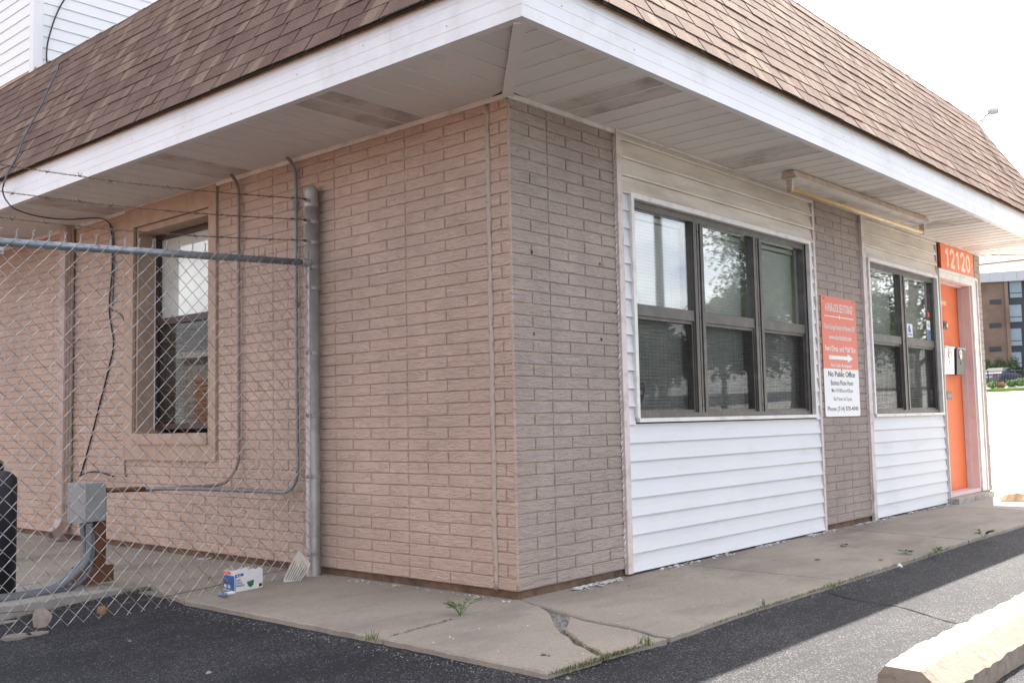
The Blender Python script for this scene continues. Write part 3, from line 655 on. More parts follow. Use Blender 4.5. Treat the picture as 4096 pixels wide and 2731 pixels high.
# --- shingled mansard: slope from the eave line up to the flat top
EZ, RZ = 2.925, 4.36; EO, RO = -.832, .0
SL = math.hypot(RO-EO, RZ-EZ); CA, SA = (RO-EO)/SL, (RZ-EZ)/SL; EXPO = .127; XE = 9.13; YE = 8.2
roof = build(MB().quad((EO, EO, EZ-.008), (XE, EO, EZ-.008), (XE-.832, RO, RZ-.008), (RO, RO, RZ-.008)).quad((EO, YE, EZ-.008), (EO, EO, EZ-.008), (RO, RO, RZ-.008), (RO, YE, RZ-.008))
             .quad((XE, EO, EZ-.008), (XE, YE, EZ-.008), (XE-.832, YE, RZ-.008), (XE-.832, RO, RZ-.008)).quad((RO, RO, RZ-.012), (XE-.832, RO, RZ-.012), (XE-.832, YE, RZ-.012), (RO, YE, RZ-.012)), 'roof', 'felt', bld)
def face_pt(f, s, t, h):
    """point on roof slope f (0 street, 1 side): s along the eave, t up the slope, h off the deck"""
    o = EO+t*CA-h*SA; z = EZ+t*SA+h*CA
    return (s, o, z) if f == 0 else (o, s, z)
tabs = []
ncs = int(SL/EXPO)+1
for f in (0, 1):
    for c in range(ncs):
        t0 = c*EXPO; t1 = min(t0+EXPO+.022, SL+.004); lo = EO+t0*CA+.02; hi = (XE-t0*CA-.02) if f == 0 else YE
        s = -1.1+(.152 if c % 2 else 0.)+R_.uniform(-.01, .01)+.05*(c % 3)
        while s < hi:
            w = .305; a, b = max(s, lo), min(s+w-.0135, hi)
            if b-a > .03: tabs.append((f, c, a, b, t0, t1))
            s += w
def tab_geo(f, c, a, b, t0, t1):
    th = R_.choice((.0038, .0045, .006, .0085)); up = .0035; j = R_.uniform(-.004, .003)
    lo0 = t0+j+R_.uniform(-.002, .002); lo1 = t0+j+R_.uniform(-.002, .002)
    m = (a+b)/2
    P = [(a, lo0, up), (b, lo1, up), (b, t1, .0), (a, t1, .0), (a, lo0, up+th), (b, lo1, up+th), (b, t1, .003), (a, t1, .003)]
    vs = [face_pt(f, *p) for p in P]
    fs = [(0, 1, 2, 3), (4, 7, 6, 5), (0, 4, 5, 1), (1, 5, 6, 2), (2, 6, 7, 3), (3, 7, 4, 0)]
    if f == 0: fs = [q[::-1] for q in fs]
    off = 0 if f == 0 else 31.7
    tc_ = [(p[0]+off, c+.5) for p in P]
    return vs, fs, [tc_[i] for q in fs for i in q]
def tscore(t):
    f, c, a, b, t0, t1 = t; return score(face_pt(f, (a+b)/2, t0, 0), (b-a)*EXPO, (0, -SA, CA) if f == 0 else (-SA, 0, CA))
tabs.sort(key=lambda t: -tscore(t))
restm = MB()
for i, t in enumerate(tabs):
    vs, fs, uvs = tab_geo(*t)
    if i < 300:
        mb = MB(); mb.add(vs, fs); mb.uv = uvs; build(mb, 'shingle', 'shingle', roof)
    else: restm.add(vs, fs); restm.uv += uvs
tag(build(restm, 'shingle_courses', 'shingle', roof), kind='stuff')
def cap(o, d, a_, b_, ln):   # a folded cap shingle over a ridge or hip
    d, a_, b_ = Vector(d).normalized(), Vector(a_).normalized()*.13, Vector(b_).normalized()*.13; o = Vector(o); mb = MB(); k = Vector((0, 0, .006+R_.uniform(0, .004)))
    r0 = [o+a_+k*.4, o+k*2, o+b_+k*.4]; r1 = [p+d*ln-k*.7 for p in r0]; dn = Vector((0, 0, -.008))
    vs = r0+r1+[p+dn for p in r0+r1]
    mb.add(vs, [(0, 1, 4, 3), (1, 2, 5, 4), (6, 7, 1, 0), (7, 8, 2, 1), (9, 6, 0, 3), (8, 11, 5, 2), (10, 9, 3, 4), (11, 10, 4, 5)])
    uu = R_.uniform(0, 50); mb.uv = [(uu, 50.5)]*sum(len(f_) for f_ in mb.f); build(mb, 'ridge_shingle', 'shingle', roof)
dn0, dn1 = (0, -CA, -SA), (-CA, 0, -SA)
for i in range(34): cap((i*.25-.02, .0, RZ), (1, 0, 0), dn0, (0, 1, 0), .30)
for i in range(26): cap((.0, i*.25-.02, RZ), (0, 1, 0), dn1, (1, 0, 0), .30)
hd = Vector((RO-EO, RO-EO, RZ-EZ))
for i in range(8): cap(Vector((EO, EO, EZ))+hd*(i/8), hd, Vector((1, 0, 0))-Vector((0, 0, .0)), Vector((0, 1, 0)), hd.length/8*1.15)
hd2 = Vector((-(RO-EO), RO-EO, RZ-EZ))
for i in range(8): cap(Vector((XE, EO, EZ))+hd2*(i/8), hd2, Vector((-1, 0, -.0)), Vector((0, 1, 0)), hd2.length/8*1.15)

# ================================================================== THINGS ON THE BUILDING
AX, AZ = (1, 0, 0), (0, 0, 1)
# --- notice board: orange above, white below
sg = thing('notice_sign', (4.264, -.004, .887), 'tall orange and white storage notice screwed to the narrow brick pier', 'sign')
def rounded(x0, x1, z0, z1, r, y, th, corners):
    P = []
    for (cx_, cz_, a0, on_) in ((x1-r, z0+r, -90, corners[0]), (x1-r, z1-r, 0, corners[1]), (x0+r, z1-r, 90, corners[2]), (x0+r, z0+r, 180, corners[3])):
        if on_: P += [(cx_+r*math.cos(math.radians(a0+t)), y, cz_+r*math.sin(math.radians(a0+t))) for t in range(0, 91, 18)]
        else: P.append(((x1 if a0 in (-90, 0) else x0), y, (z1 if a0 in (0, 90) else z0)))
    return MB().prism(P, (0, -th, 0))
build(rounded(3.907, 4.620, 1.292, 1.906, .025, -.003, .004, (0, 1, 1, 0)), 'orange_panel', 'sign_orange', sg)
build(rounded(3.907, 4.620, .888, 1.2915, .025, -.003, .004, (1, 0, 0, 1)), 'white_panel', 'sign_white', sg)
YS = -.0078
def sline(s_, cz_, w, h, m, bold): text(s_, m, sg, (4.264-w/2, YS, cz_-h/2), AX, AZ, w, h, bold)
sline('A SHUR-LOCK SELF STORAGE', 1.815, .56, .072, 'sign_white', .012)
sline('Online Storage Rentals and Payments 24/7', 1.642, .63, .058, 'sign_white', .008)
sline('www.shurlockstl.com', 1.563, .46, .045, 'sign_white', .012)
text('Rent Drop', 'sign_white', sg, (3.949, YS, 1.428), AX, AZ, .262, .060, .016); text('and Mail Slot', 'sign_white', sg, (4.238, YS, 1.4405), AX, AZ, .341, .0475, .016)
sline('No Cash Accepted', 1.318, .42, .040, 'sign_white', .012)
sline('No Public Office', 1.248, .55, .048, 'ink', .022)
sline('Business Phone Hours', 1.174, .46, .044, 'ink', .006)
sline('Mon - Fri 9:30 a.m. to 4:30 p.m.', 1.104, .44, .044, 'ink', .004)
sline('Sat 9 a.m. to 2 p.m.', 1.033, .38, .042, 'ink', .006)
sline('Phone (314) 878-4040', .948, .63, .050, 'ink', .008)
mb = MB().prism([(3.965, YS, 1.733), (4.565, YS, 1.733), (4.565, YS, 1.741), (3.965, YS, 1.741)], (0, .0006, 0)).prism([(4.264, YS-.0008, 1.712), (4.276, YS-.0008, 1.737), (4.264, YS-.0008, 1.762), (4.252, YS-.0008, 1.737)], (0, .0006, 0)); build(mb, 'divider', 'sign_white', sg)
build(MB().prism([(4.02, YS, 1.372), (4.40, YS, 1.372), (4.40, YS, 1.350), (4.515, YS, 1.388), (4.40, YS, 1.426), (4.40, YS, 1.404), (4.02, YS, 1.404)], (0, .0006, 0)), 'arrow', 'sign_white', sg)
mb = MB()
for x, z in ((3.97, 1.885), (4.555, 1.885), (4.264, 1.285)): mb.lathe((x, -.007, z), [(.009, 0), (.009, .002), (.004, .004)], 10, (0, -1, 0))
build(mb, 'screw', 'mail_metal', sg)
# --- house number
ns = thing('house_number_sign', (7.43, -.02, 2.42), 'orange house number board 12120 above the door', 'sign')
build(B(6.888, 7.968, -.026, .001, 2.421, 2.702), 'board', 'number_orange', ns)
def glyph(paths, x, z, w, h, sw, m, par, y):
    mb = MB()
    for pts in paths:
        P = [Vector((x+a*w, y, z+b*h)) for a, b in pts]; closed = (P[0]-P[-1]).length < 1e-5; k = len(P); Lf, Rt = [], []
        for i in range(k):
            a = P[i-1] if i else (P[-2] if closed else P[0]); b = P[i+1] if i < k-1 else (P[1] if closed else P[-1]); d = (b-a).normalized(); nn = Vector((-d.z, 0, d.x))*sw/2; Lf.append(P[i]+nn); Rt.append(P[i]-nn)
        vs = Lf+Rt; mb.add(vs, [(i, i+1, k+i+1, k+i) for i in range(k-1)]); y -= .0002
    build(mb, 'numeral', m, par)
DIG = {'1': [[(.12, .74), (.34, .82), (.52, .97)], [(.56, 1.), (.56, 0)]], '2': [[(.08, .70), (.12, .84), (.26, .945), (.48, .96), (.70, .90), (.80, .76), (.76, .60), (.60, .42), (.36, .22), (.14, .06)], [(.06, .065), (.90, .065)]], '0': [[(.5+.36*math.sin(t*math.pi/10), .5+.44*math.cos(t*math.pi/10)) for t in range(21)]]}
for i_, c_ in enumerate('12120'): glyph(DIG[c_], 7.01+i_*.172, 2.463, .155, .20, .042, 'cream', ns, -.0272)
# --- mailboxes
for (x0, x1, m, nm) in ((6.99, 7.285, 'mail_white', 'white wall mailbox with round badge hung on the orange door'), (7.372, 7.633, 'black_gloss', 'black wall mailbox hung beside the white one on the orange door')):
    mbx = thing('mailbox', ((x0+x1)/2, .07, 1.31), nm, 'mailbox', 'mailboxes on the door')
    build(MB().prism([(x0, .134, 1.31), (x0, .028, 1.31), (x0, .018, 1.60), (x0, .134, 1.635)], (x1-x0, 0, 0)), 'body', m, mbx)
    build(MB().prism([(x0-.006, .136, 1.637), (x0-.006, .008, 1.606), (x0-.006, .006, 1.588), (x0-.006, .010, 1.588), (x0-.006, .012, 1.602), (x0-.006, .134, 1.630)], (x1-x0+.012, 0, 0)), 'lid', m if m == 'mail_white' else 'galv', mbx)
    build(MB().lathe(((x0+x1)/2, .0225, 1.535), [(.055, 0), (.055, .006), (.046, .009), (.040, .006), (.026, .006), (.020, .010), (.0, .011)], 22, (0, -1, .03)), 'badge', 'brass', mbx, True)
    build(B((x0+x1)/2-.006, (x0+x1)/2+.006, .0215, .0245, 1.425, 1.455), 'keyhole', 'ink', mbx)
# --- strip light under the soffit
lt = thing('strip_light', (4.1, -.30, 2.56), 'bare yellowed tube light fixed under the eave above the windows', 'light')
sk = Vector((2.66, -.05, 0))
def lp(t, y, z): return Vector((2.79, -.30, 0))+sk*t+Vector((0, y, z))
build(MB().prism([lp(0, .045, 2.7135), lp(0, -.045, 2.7135), lp(0, -.058, 2.668), lp(0, .058, 2.668)], sk), 'housing', 'lamp_housing', lt)
build(MB().prism([lp(0.01, -.059, 2.667), lp(0.01, -.064, 2.660), lp(0.01, 0, 2.650), lp(0.01, .064, 2.660), lp(0.01, .059, 2.667)], sk*.98), 'reflector', 'casing', lt)
for t in (.004, .985): build(MB().prism([lp(t, .024, 2.65), lp(t, -.024, 2.65), lp(t, -.018, 2.558), lp(t, .018, 2.558)], sk.normalized()*.03), 'lamp_holder', 'lamp_housing', lt)
build(MB().tube([lp(.016, 0, 2.578), lp(.984, 0, 2.578)], .019, 12), 'tube', 'lamp_tube', lt, True)
# --- small camera at the far end of the ridge
sc = thing('security_camera', (8.30, -.06, 4.36), 'small white security camera on the far end of the roof', 'camera')
p = Vector((8.32, -.10, 4.30)); q = hit(3962, 470, (8.36, -.16, 4.35), Vector((1, 0, 0)))
build(MB().lathe(p, [(.034, 0), (.034, .014), (.019, .02), (.016, .07)], 14, (.0, -.75, .9)), 'mount', 'plastic_white', sc, True)
arm = p+Vector((0, -.045, .055)); hd_ = arm+Vector((.02, -.085, .05)); build(MB().tube([arm, arm+Vector((0, -.03, .015)), hd_], .010, 8), 'arm', 'galv', sc, True)
dv = Vector((.15, -1, -.12)).normalized(); build(MB().lathe(hd_-dv*.045, [(.013, -.013), (.037, 0), (.045, .027), (.045, .088), (.039, .10)], 18, dv), 'head', 'plastic_white', sc, True)
build(MB().lathe(hd_+dv*.055, [(.037, 0), (.033, .003), (.0, .004)], 18, dv), 'lens', 'lens', sc, True)
# --- window stickers
def decal(name, label, x0, x1, z0, z1, y, m): 
    t = thing(name, ((x0+x1)/2, y, z0), label, 'sticker'); build(B(x0, x1, y-.0006, y, z0, z1), 'backing', m, t); return t
yp = .0375
a_ = decal('card_sticker', 'dark card sticker with red and yellow discs at the top of the window edge', 6.53, 6.635, 1.86, 1.965, yp, 'ink')
for x, m in ((6.566, 'print_red'), (6.60, 'print_orange')): build(MB().lathe((x, yp-.0007, 1.915), [(.027, 0), (.027, .0006)], 18, (0, -1, 0)), 'disc', m, a_)
a_ = decal('card_sticker', 'white and blue card sticker reading VISA on the window edge', 6.53, 6.635, 1.735, 1.855, yp, 'paper_white')
text('VISA', 'print_blue', a_, (6.542, yp-.0008, 1.785), AX, AZ, .08, .035, .02); build(B(6.53, 6.635, yp-.0012, yp-.0007, 1.737, 1.757), 'stripe', 'print_blue', a_)
a_ = decal('card_sticker', 'light blue card sticker lowest on the window edge', 6.53, 6.635, 1.652, 1.728, yp, 'cloud_blue')
a_ = decal('member_sticker', 'white square MEMBER sticker on the window pane', 5.86, 6.12, 1.655, 1.79, yp, 'paper_white')
text('MEMBER', 'print_blue', a_, (5.99, yp-.0008, 1.672), AX, AZ, .115, .022, .02)
build(MB().prism([(6.0, yp-.0012, 1.705), (6.075, yp-.0012, 1.705), (6.075, yp-.0012, 1.725), (6.05, yp-.0012, 1.775), (6.02, yp-.0012, 1.775), (6.0, yp-.0012, 1.73)], (0, .0005, 0)), 'emblem', 'print_blue', a_)
a_ = decal('corner_sticker', 'small white and red sticker by the window post', 5.835, 5.93, 1.81, 1.885, yp, 'paper_white')
build(MB().prism([(5.86, yp-.0012, 1.815), (5.925, yp-.0012, 1.815), (5.925, yp-.0012, 1.85)], (0, .0005, 0)), 'corner', 'print_red', a_)
def shield(x, z, s_, label):
    pts = [(-.5, .55), (-.25, .72), (0, .62), (.25, .72), (.5, .55), (.5, .1), (.32, -.35), (0, -.75), (-.32, -.35), (-.5, .1)]
    t = thing('shield_sticker', (x, 0.047, z-.75*s_), label, 'sticker')
    build(MB().prism([(x+a*s_, .0475, z+b*s_) for a, b in pts], (0, -.0005, 0)), 'border', 'dull_yellow', t)
    build(MB().prism([(x+a*s_*.9, .0468, z+b*s_*.92) for a, b in pts], (0, -.0005, 0)), 'field', 'dull_blue', t)
    text('HACKETT', 'dull_yellow', t, (x-.34*s_, .0460, z+.28*s_), AX, AZ, .68*s_, .20*s_, .01)
    build(MB().prism([(x+a*s_, .0461, z+b*s_) for a, b in ((-.15, -.15), (.12, -.15), (.16, .02), (.04, .20), (-.03, .08), (-.12, .16))], (0, -.0004, 0)), 'emblem', 'dull_yellow', t)
shield(1.285, 1.075, .105, 'blue and yellow shield sticker on the large window')
shield(6.60, 1.06, .105, 'blue and yellow shield sticker on the window by the door')
mb = MB(); nt_ = thing('paper_notice', (6.2, .062, 1.15), 'white typed notice hanging inside the window by the door', 'paper')
build(MB().add([(5.98+.24*i/4+.01*math.sin(j), .062+.006*math.sin(i*1.3+j*.7), 1.50-.34*j/6) for j in range(7) for i in range(5)], [(j*5+i, j*5+i+1, (j+1)*5+i+1, (j+1)*5+i) for j in range(6) for i in range(4)]), 'sheet', 'paper_white', nt_, True)
for k in range(6): build(B(6.0, 6.17+.02*(k % 3), .0525, .0535, 1.46-.022*k, 1.464-.022*k), 'text_line', 'ink', nt_)
# --- screw holes with blue plugs left in the pier
mb = MB()
for i, (u, v) in enumerate(((2126, 1009), (2398.5, 1055.6), (2135, 1335), (2405, 1357))):
    c = pY(u, v); o = build(MB().lathe((c.x, .002, c.z), [(.010, 0), (.010, .0045), (.005, .005), (.005, .003)], 10, (0, -1, 0)), 'wall_plug', 'dark_rubber'); tag(o, ('upper left', 'upper right', 'lower left', 'lower right')[i]+' of four dark wall plugs in the corner brick pier', 'wall plug', 'old sign plugs in the pier')

# --- conduits, cables, downspout on the side wall
def run(name, m, pts, r, label, cat, group=None, smooth=5, n_=8):
    return tag(build(MB().tube(pts, r, n_, smooth), name, m, None, True), label, cat, group)
bx_near = pY(343, 2088, 2.40)
def W(u, v, x=-.028): return pX(u, v, x)
c1_ = thing('conduit', (-.03, 2.61, .4), 'thin conduit nearer the side window, bending from eave to grey box', 'conduit', 'conduits on the side wall')
build(MB().tube([W(925, 700, -.10), W(940, 722, -.06), W(953, 760), W(955, 820), W(955, 1300), W(955, 1790), W(950, 1850, -.04), W(925, 1905, -.07), W(871, 1938, -.12), pY(700, 1950, 2.62), pY(600, 1957, 2.56)], .0125, 8, 5), 'pipe', 'conduit_paint', c1_, True)
build(MB().tube([pY(600, 1957, 2.56), pY(500, 1960, 2.5), pY(424, 1962, 2.465)], .0125, 8, 3), 'pipe', 'rusty_conduit', c1_, True)
c2_ = thing('conduit', (-.03, 1.93, .4), 'thin conduit beside the fence post, bending from eave to grey box', 'conduit', 'conduits on the side wall')
build(MB().tube([W(1148, 632, -.10), W(1165, 650, -.06), W(1180, 690), W(1183, 760), W(1185, 1300), W(1190, 1830), W(1188, 1900, -.04), W(1168, 1950, -.05), W(1130, 1968, -.06), W(1080, 1966, -.09), pY(800, 1955, 2.30), pY(581, 1953, 2.44)], .0125, 8, 5), 'pipe', 'conduit', c2_, True)
build(MB().tube([pY(581, 1953, 2.44), pY(424, 1957, 2.455)], .0125, 8), 'pipe', 'rusty_conduit', c2_, True)
build(MB().tube([W(1181, 805), W(1181, 842)], .018, 8), 'coupling', 'conduit', c2_, True)
build(MB().lathe(W(1187, 1215, -.016), [(.02, 0), (.02, .006), (.006, .010)], 10, (-1, 0, 0)), 'clip', 'conduit', c2_)
# junction box on a rusty channel post
dx_ = Vector((math.cos(.17), math.sin(.17), 0)); dy_ = Vector((-math.sin(.17), math.cos(.17), 0))
zb, zt = bx_near.z, pY(343, 1933.7, 2.40).z; O_ = Vector((bx_near.x, bx_near.y, zb))
jb = thing('junction_box', (O_.x+.05, O_.y+.06, zb), 'grey metal junction box on the rusty post behind the fence', 'electrical box')
build(MB().obox(O_, dx_*.138, dy_*.17, (0, 0, zt-zb)), 'body', 'box_grey', jb)
build(MB().obox(O_-dx_*.006-dy_*.004+Vector((0, 0, -.004)), dx_*.006, dy_*.178, (0, 0, zt-zb+.008)), 'cover', 'box_grey', jb)
mb = MB()
for zz in (zb+.015, (zb+zt)/2, zt-.015):
    for yy in (.012, .155): mb.lathe(O_-dx_*.006+dy_*yy+Vector((0, 0, zz-zb)), [(.006, 0), (.006, .002), (.003, .004)], 8, -dx_)
build(mb, 'screw', 'galv', jb)
po = O_+dx_*.09+dy_*.03; gz = -.02
bp = thing('steel_post', (po.x+.05, po.y+.05, gz), 'rust-brown steel channel post carrying the grey box', 'post')
build(MB().obox((po.x, po.y, gz), dx_*.075, dy_*.012, (0, 0, zt-.03-gz)).obox(Vector((po.x, po.y, gz))+dy_*.0125, dx_*.010, dy_*.10, (0, 0, zt-.03-gz)).obox(Vector((po.x, po.y, gz))+dy_*.0125+dx_*.065, dx_*.010, dy_*.10, (0, 0, zt-.03-gz)), 'channel', 'rusty', bp)
build(MB().obox(Vector((po.x, po.y, gz))-dx_*.09-dy_*.03, dx_*.20, dy_*.012, (0, 0, .10)).obox(Vector((po.x, po.y, gz))-dx_*.09-dy_*.018, dx_*.012, dy_*.12, (0, 0, .10)), 'base_angle', 'rusty', bp)
build(MB().prism([Vector((po.x, po.y, gz+.1))-dx_*.06+dy_*.03, Vector((po.x, po.y, gz+.1))-dx_*.045+dy_*.03, Vector((po.x, po.y, gz+.36))+dx_*.012+dy_*.03, Vector((po.x, po.y, gz+.36))-dx_*.004+dy_*.03], dy_*.05), 'brace', 'rusty', bp)
def FB(x, y, yy): return pY(x/1.96, 1800+y/1.96, yy)
fl_ = [((645, 570), (655, 660), (668, 760), (640, 880), (540, 985), (420, 1075), (250, 1120), (20, 1150), (-150, 1165)), ((700, 575), (700, 680), (700, 790), (670, 880), (590, 970), (480, 1060), (380, 1105), (220, 1140), (20, 1168), (-150, 1180)), ((722, 650), (725, 760), (712, 870), (690, 955), (620, 1035), (540, 1080), (430, 1105), (330, 1120))]
for i, (pts, r) in enumerate(zip(fl_, (.019, .021, .017))):
    yy = (2.47, 2.42, 2.45)[i]; run('flexible_conduit', 'pvc', [FB(x, y, yy-.10*j/len(pts)) for j, (x, y) in enumerate(pts)], r, ('rearmost grey flexible conduit curving down from the grey box', 'thick front grey flexible conduit curving from box to ground', 'short grey flexible conduit nearest the rusty post')[i], 'conduit', 'flexible conduits below the box')
o = build(MB().lathe(FB(695, 575, 2.44), [(.026, -.012), (.026, .03), (.023, .035)], 14), 'conduit_collar', 'pvc', jb, True)
# bollards
def bollard(u, v_base, v_top, r, label):
    b_ = pZ(u, v_base, -.02); zt_ = pY(u, v_top, b_.y).z
    pr = [(r, 0), (r, zt_-b_.z-r*.8)]+[(r*math.cos(t*math.pi/12), zt_-b_.z-r*.8+r*.8*math.sin(t*math.pi/12)) for t in range(1, 6)]+[(.002, zt_-b_.z)]
    return tag(build(MB().lathe(b_, pr, 28), 'bollard', 'dark_rubber', None, True), label, 'bollard', 'black bollards at the picture edge')
bollard(2, 2372, 1882, .079, 'near black dome-topped bollard behind the fence at the picture edge')
bollard(-32, 2215, 1832, .07, 'second black bollard half hidden behind the nearer one')
# downspout
ds = thing('downspout', (-.05, 5.24, 0), 'pinkish corrugated downspout on the side wall', 'downspout')
prof = []
y0, y1, x0, x1 = 5.155, 5.265, -.095, -.012
for i in range(9): prof.append((x0-.004*(i % 2), y0+(y1-y0)*i/8))
for i in range(1, 7): prof.append((x0+(x1-x0)*i/6, y1+.004*(i % 2)))
for i in range(1, 9): prof.append((x1, y1-(y1-y0)*i/8))
for i in range(1, 6): prof.append((x1-(x1-x0)*i/6, y0-.004*(i % 2)))
build(MB().prism([(x, y, .13) for x, y in prof], (0, 0, 2.58)), 'pipe', 'downspout', ds)
build(B(-.103, .0, 5.147, 5.273, .60, .63), 'strap', 'downspout', ds); build(B(-.103, .0, 5.147, 5.273, 1.70, 1.735).box(-.012, .0, 5.06, 5.147, 1.70, 1.735), 'strap', 'downspout', ds)
mb = MB(); k_ = 14; rings = []
for j in range(7):
    t = j/6; a_ = t*math.radians(62); cxx = -.053-.17*(1-math.cos(a_))-.02*t; czz = .14-.15*math.sin(a_); w = .043+.003*(j % 2)
    dn = Vector((math.cos(a_), 0, -math.sin(a_))); rings.append([(cxx+dn.x*q*w, 5.21+p_*(.057+.003*(j % 2)), czz+dn.z*q*w) for p_, q in ((-1, -1), (1, -1), (1, 1), (-1, 1))])
vs = [p_ for r_ in rings for p_ in r_]; mb.add(vs, [(j*4+i, j*4+(i+1) % 4, (j+1)*4+(i+1) % 4, (j+1)*4+i) for j in range(6) for i in range(4)]); build(mb, 'elbow', 'downspout', ds)
# cables
Q = 1.7218
def onroof(x, y, h=.03):
    u, v = x/Q, y/Q; nrm = Vector((-SA, 0, CA)); return hit(u, v, Vector((EO, 0, EZ))+nrm*h, nrm)
rc = [onroof(*p) for p in ((440, 425), (405, 452), (395, 490), (360, 560), (330, 620), (290, 715), (250, 790), (160, 960), (130, 1050), (100, 1110), (50, 1200), (25, 1275))]
rc = [rc[0]+Vector((.25, .1, .05)), rc[0]+Vector((.06, 0, .03))]+rc+[pX(18/Q, 1300/Q, -.86), pX(25/Q, 1345/Q, -.85), pX(50/Q, 1390/Q, -.84), pX(105/Q, 1440/Q, -.80), pZ(250/Q, 1488/Q, 2.70), pZ(450/Q, 1512/Q, 2.70), pZ(640/Q, 1502/Q, 2.70), pX(720/Q, 1512/Q, -.05), pX(770/Q, 1560/Q, -.03), W(770/Q+4, 910+70/Q, -.016), W(783/Q, 910+130/Q, -.014), W(783/Q, 910+330/Q, -.014), W(775/Q, 910+540/Q, -.014)]
run('roof_cable', 'cable_blue', rc, .0062, 'dark cable running down the shingles, round the eave and onto the side wall', 'cable', None, 4, 6)
def Wq(x, y): return W(x/Q, 910+y/Q, -.012)
run('wall_cable', 'black', [pX(758/Q, 1545/Q, -.02), Wq(772, 60), Wq(775, 130), Wq(770, 330), Wq(755, 480), Wq(755, 600), Wq(768, 690), Wq(782, 780), Wq(775, 860), Wq(755, 940), Wq(725, 1070), Wq(690, 1200), Wq(640, 1400), Wq(595, 1567), Wq(560, 1690), W(548/Q, 1820+142/Q, -.03), W(600/Q, 1820+120/Q, -.05), W(660/Q, 1820+112/Q, -.05), W(720/Q, 1820+126/Q, -.05), W(782/Q, 1820+145/Q, -.03)], .0068, 'thick black cable hanging loose down the side wall left of the window', 'cable', None, 5, 6)
run('wall_cable', 'black', [Wq(757, 560), Wq(790, 575), Wq(835, 605), Wq(858, 655), Wq(863, 720), Wq(863, 1100), Wq(860, 1500), W(862/Q, 1820+130/Q, -.012), W(875/Q, 1820+135/Q, -.012)], .0038, 'thin black cable clipped beside the side window frame', 'cable', None, 5, 6)

# ================================================================== CHAIN-LINK FENCE
FY = 1.62
fence = thing('chain_link_fence', (-1.1, FY, -.08), 'galvanised chain-link fence panel with round post beside the brick wall', 'fence')
PX, PYc = -.062, 1.68
pb = build(MB().lathe((PX, PYc, -.07), [(.049, 0), (.049, .02), (.0455, .03), (.0455, 2.40)], 28), 'post', 'galv_post', fence, True)
build(MB().lathe((PX, PYc, 2.33), [(.0475, 0), (.049, .002), (.049, .035), (.0465, .04), (.0465, .10), (.042, .125), (.031, .142), (.016, .150), (.002, .152)], 28), 'post_cap', 'galv_post', fence, True)
lpost = build(MB().tube([(-2.085, FY+.02, -.15), (-2.105, FY+.02, 1.98)], .03, 20), 'post', 'galv', fence, True)
def railz(x): return 1.953+(x+.17)*(1.953-1.862)/1.87
build(MB().tube([(-.125, FY+.022, railz(-.125)), (-2.10, FY+.022, railz(-2.10))], .0215, 18), 'top_rail', 'rail_metal', fence, True)
build(MB().lathe((-.12, FY+.022, railz(-.12)), [(.024, -.01), (.0265, 0), (.0265, .05), (.022, .055)], 16, (-1, 0, .05)), 'rail_cup', 'galv_post', fence, True)
for z in (2.366, 2.23, 2.095, 1.935, 1.796, 1.374, .972, .583, .094):
    mb = MB().lathe((PX, PYc, z-.011), [(.0462, 0), (.0485, .001), (.0485, .021), (.0462, .022)], 26).box(-.150, -.104, PYc-.045, PYc-.038, z-.011, z+.011)
    mb.lathe((-.135, PYc-.045, z), [(.010, 0), (.010, .004), (.006, .009)], 8, (0, -1, 0)); build(mb, 'tension_band', 'galv_post', fence)
build(B(-.136, -.131, FY-.008, FY+.010, -.02, 1.93), 'tension_bar', 'galv_post', fence)
for z in (1.819, 1.306, .907, .511, .111):
    mb = B(-2.075, -2.030, FY-.02, FY-.012, z-.022, z+.012); mb.lathe((-2.045, FY-.02, z-.005), [(.011, 0), (.010, .004), (.006, .009)], 10, (0, -1, 0)); build(mb, 'clamp', 'galv', fence)
HW = .0415; nw = 47; x = -.135
for i in range(nw):
    xa = x-HW*i; xb = xa-HW
    zt_ = railz(xa)+.030; zb_ = -.05 if xa > -.6 else -.05-.065*min((-.6-xa)/.6, 1.)
    h = .0425; zz = zt_; pts = []; k = i % 2
    n_ = int((zt_-zb_)/h)
    for j in range(n_+1):
        at_a = (j+k) % 2 == 0; xx = xa if at_a else xb; s_ = 1 if at_a else -1; z_ = zt_-j*h
        jx = R_.uniform(-.0015, .0015)
        pts += [(xx+jx+(-.0025 if at_a else .0025), FY+.0042*s_, z_+.0030), (xx+jx, FY, z_), (xx+jx+(-.0025 if at_a else .0025), FY-.0042*s_, z_-.0030)]
    mb = MB().tube(pts, .0020, 5, 0, False)
    if k == 0:   # twisted pair of ends above the rail, at the peak shared with the neighbour
        xt = xa; tw = [(xt+.003*math.cos(a_), FY+.003*math.sin(a_), zt_+.004+a_*.0022) for a_ in [q*.9 for q in range(15)]]
        mb.tube(tw, .0018, 5, 0); mb.tube([(2*xt-p_[0], 2*FY-p_[1], p_[2]) for p_ in tw], .0018, 5, 0)
        tz = tw[-1][2]; mb.tube([tw[-1], (xt-.012, FY-.004, tz+.014)], .0018, 5); mb.tube([(xt, FY, tz), (xt+.013, FY+.002, tz+.012)], .0018, 5)
    build(mb, 'wire', 'wire', fence)
build(MB().tube([(-.17, FY-.004, .03), (-.5, FY-.004, .02), (-.9, FY-.004, -.01), (-1.4, FY-.004, -.02), (-2.07, FY-.004, .03)], .0022, 5, 6), 'bottom_wire', 'barb', fence)
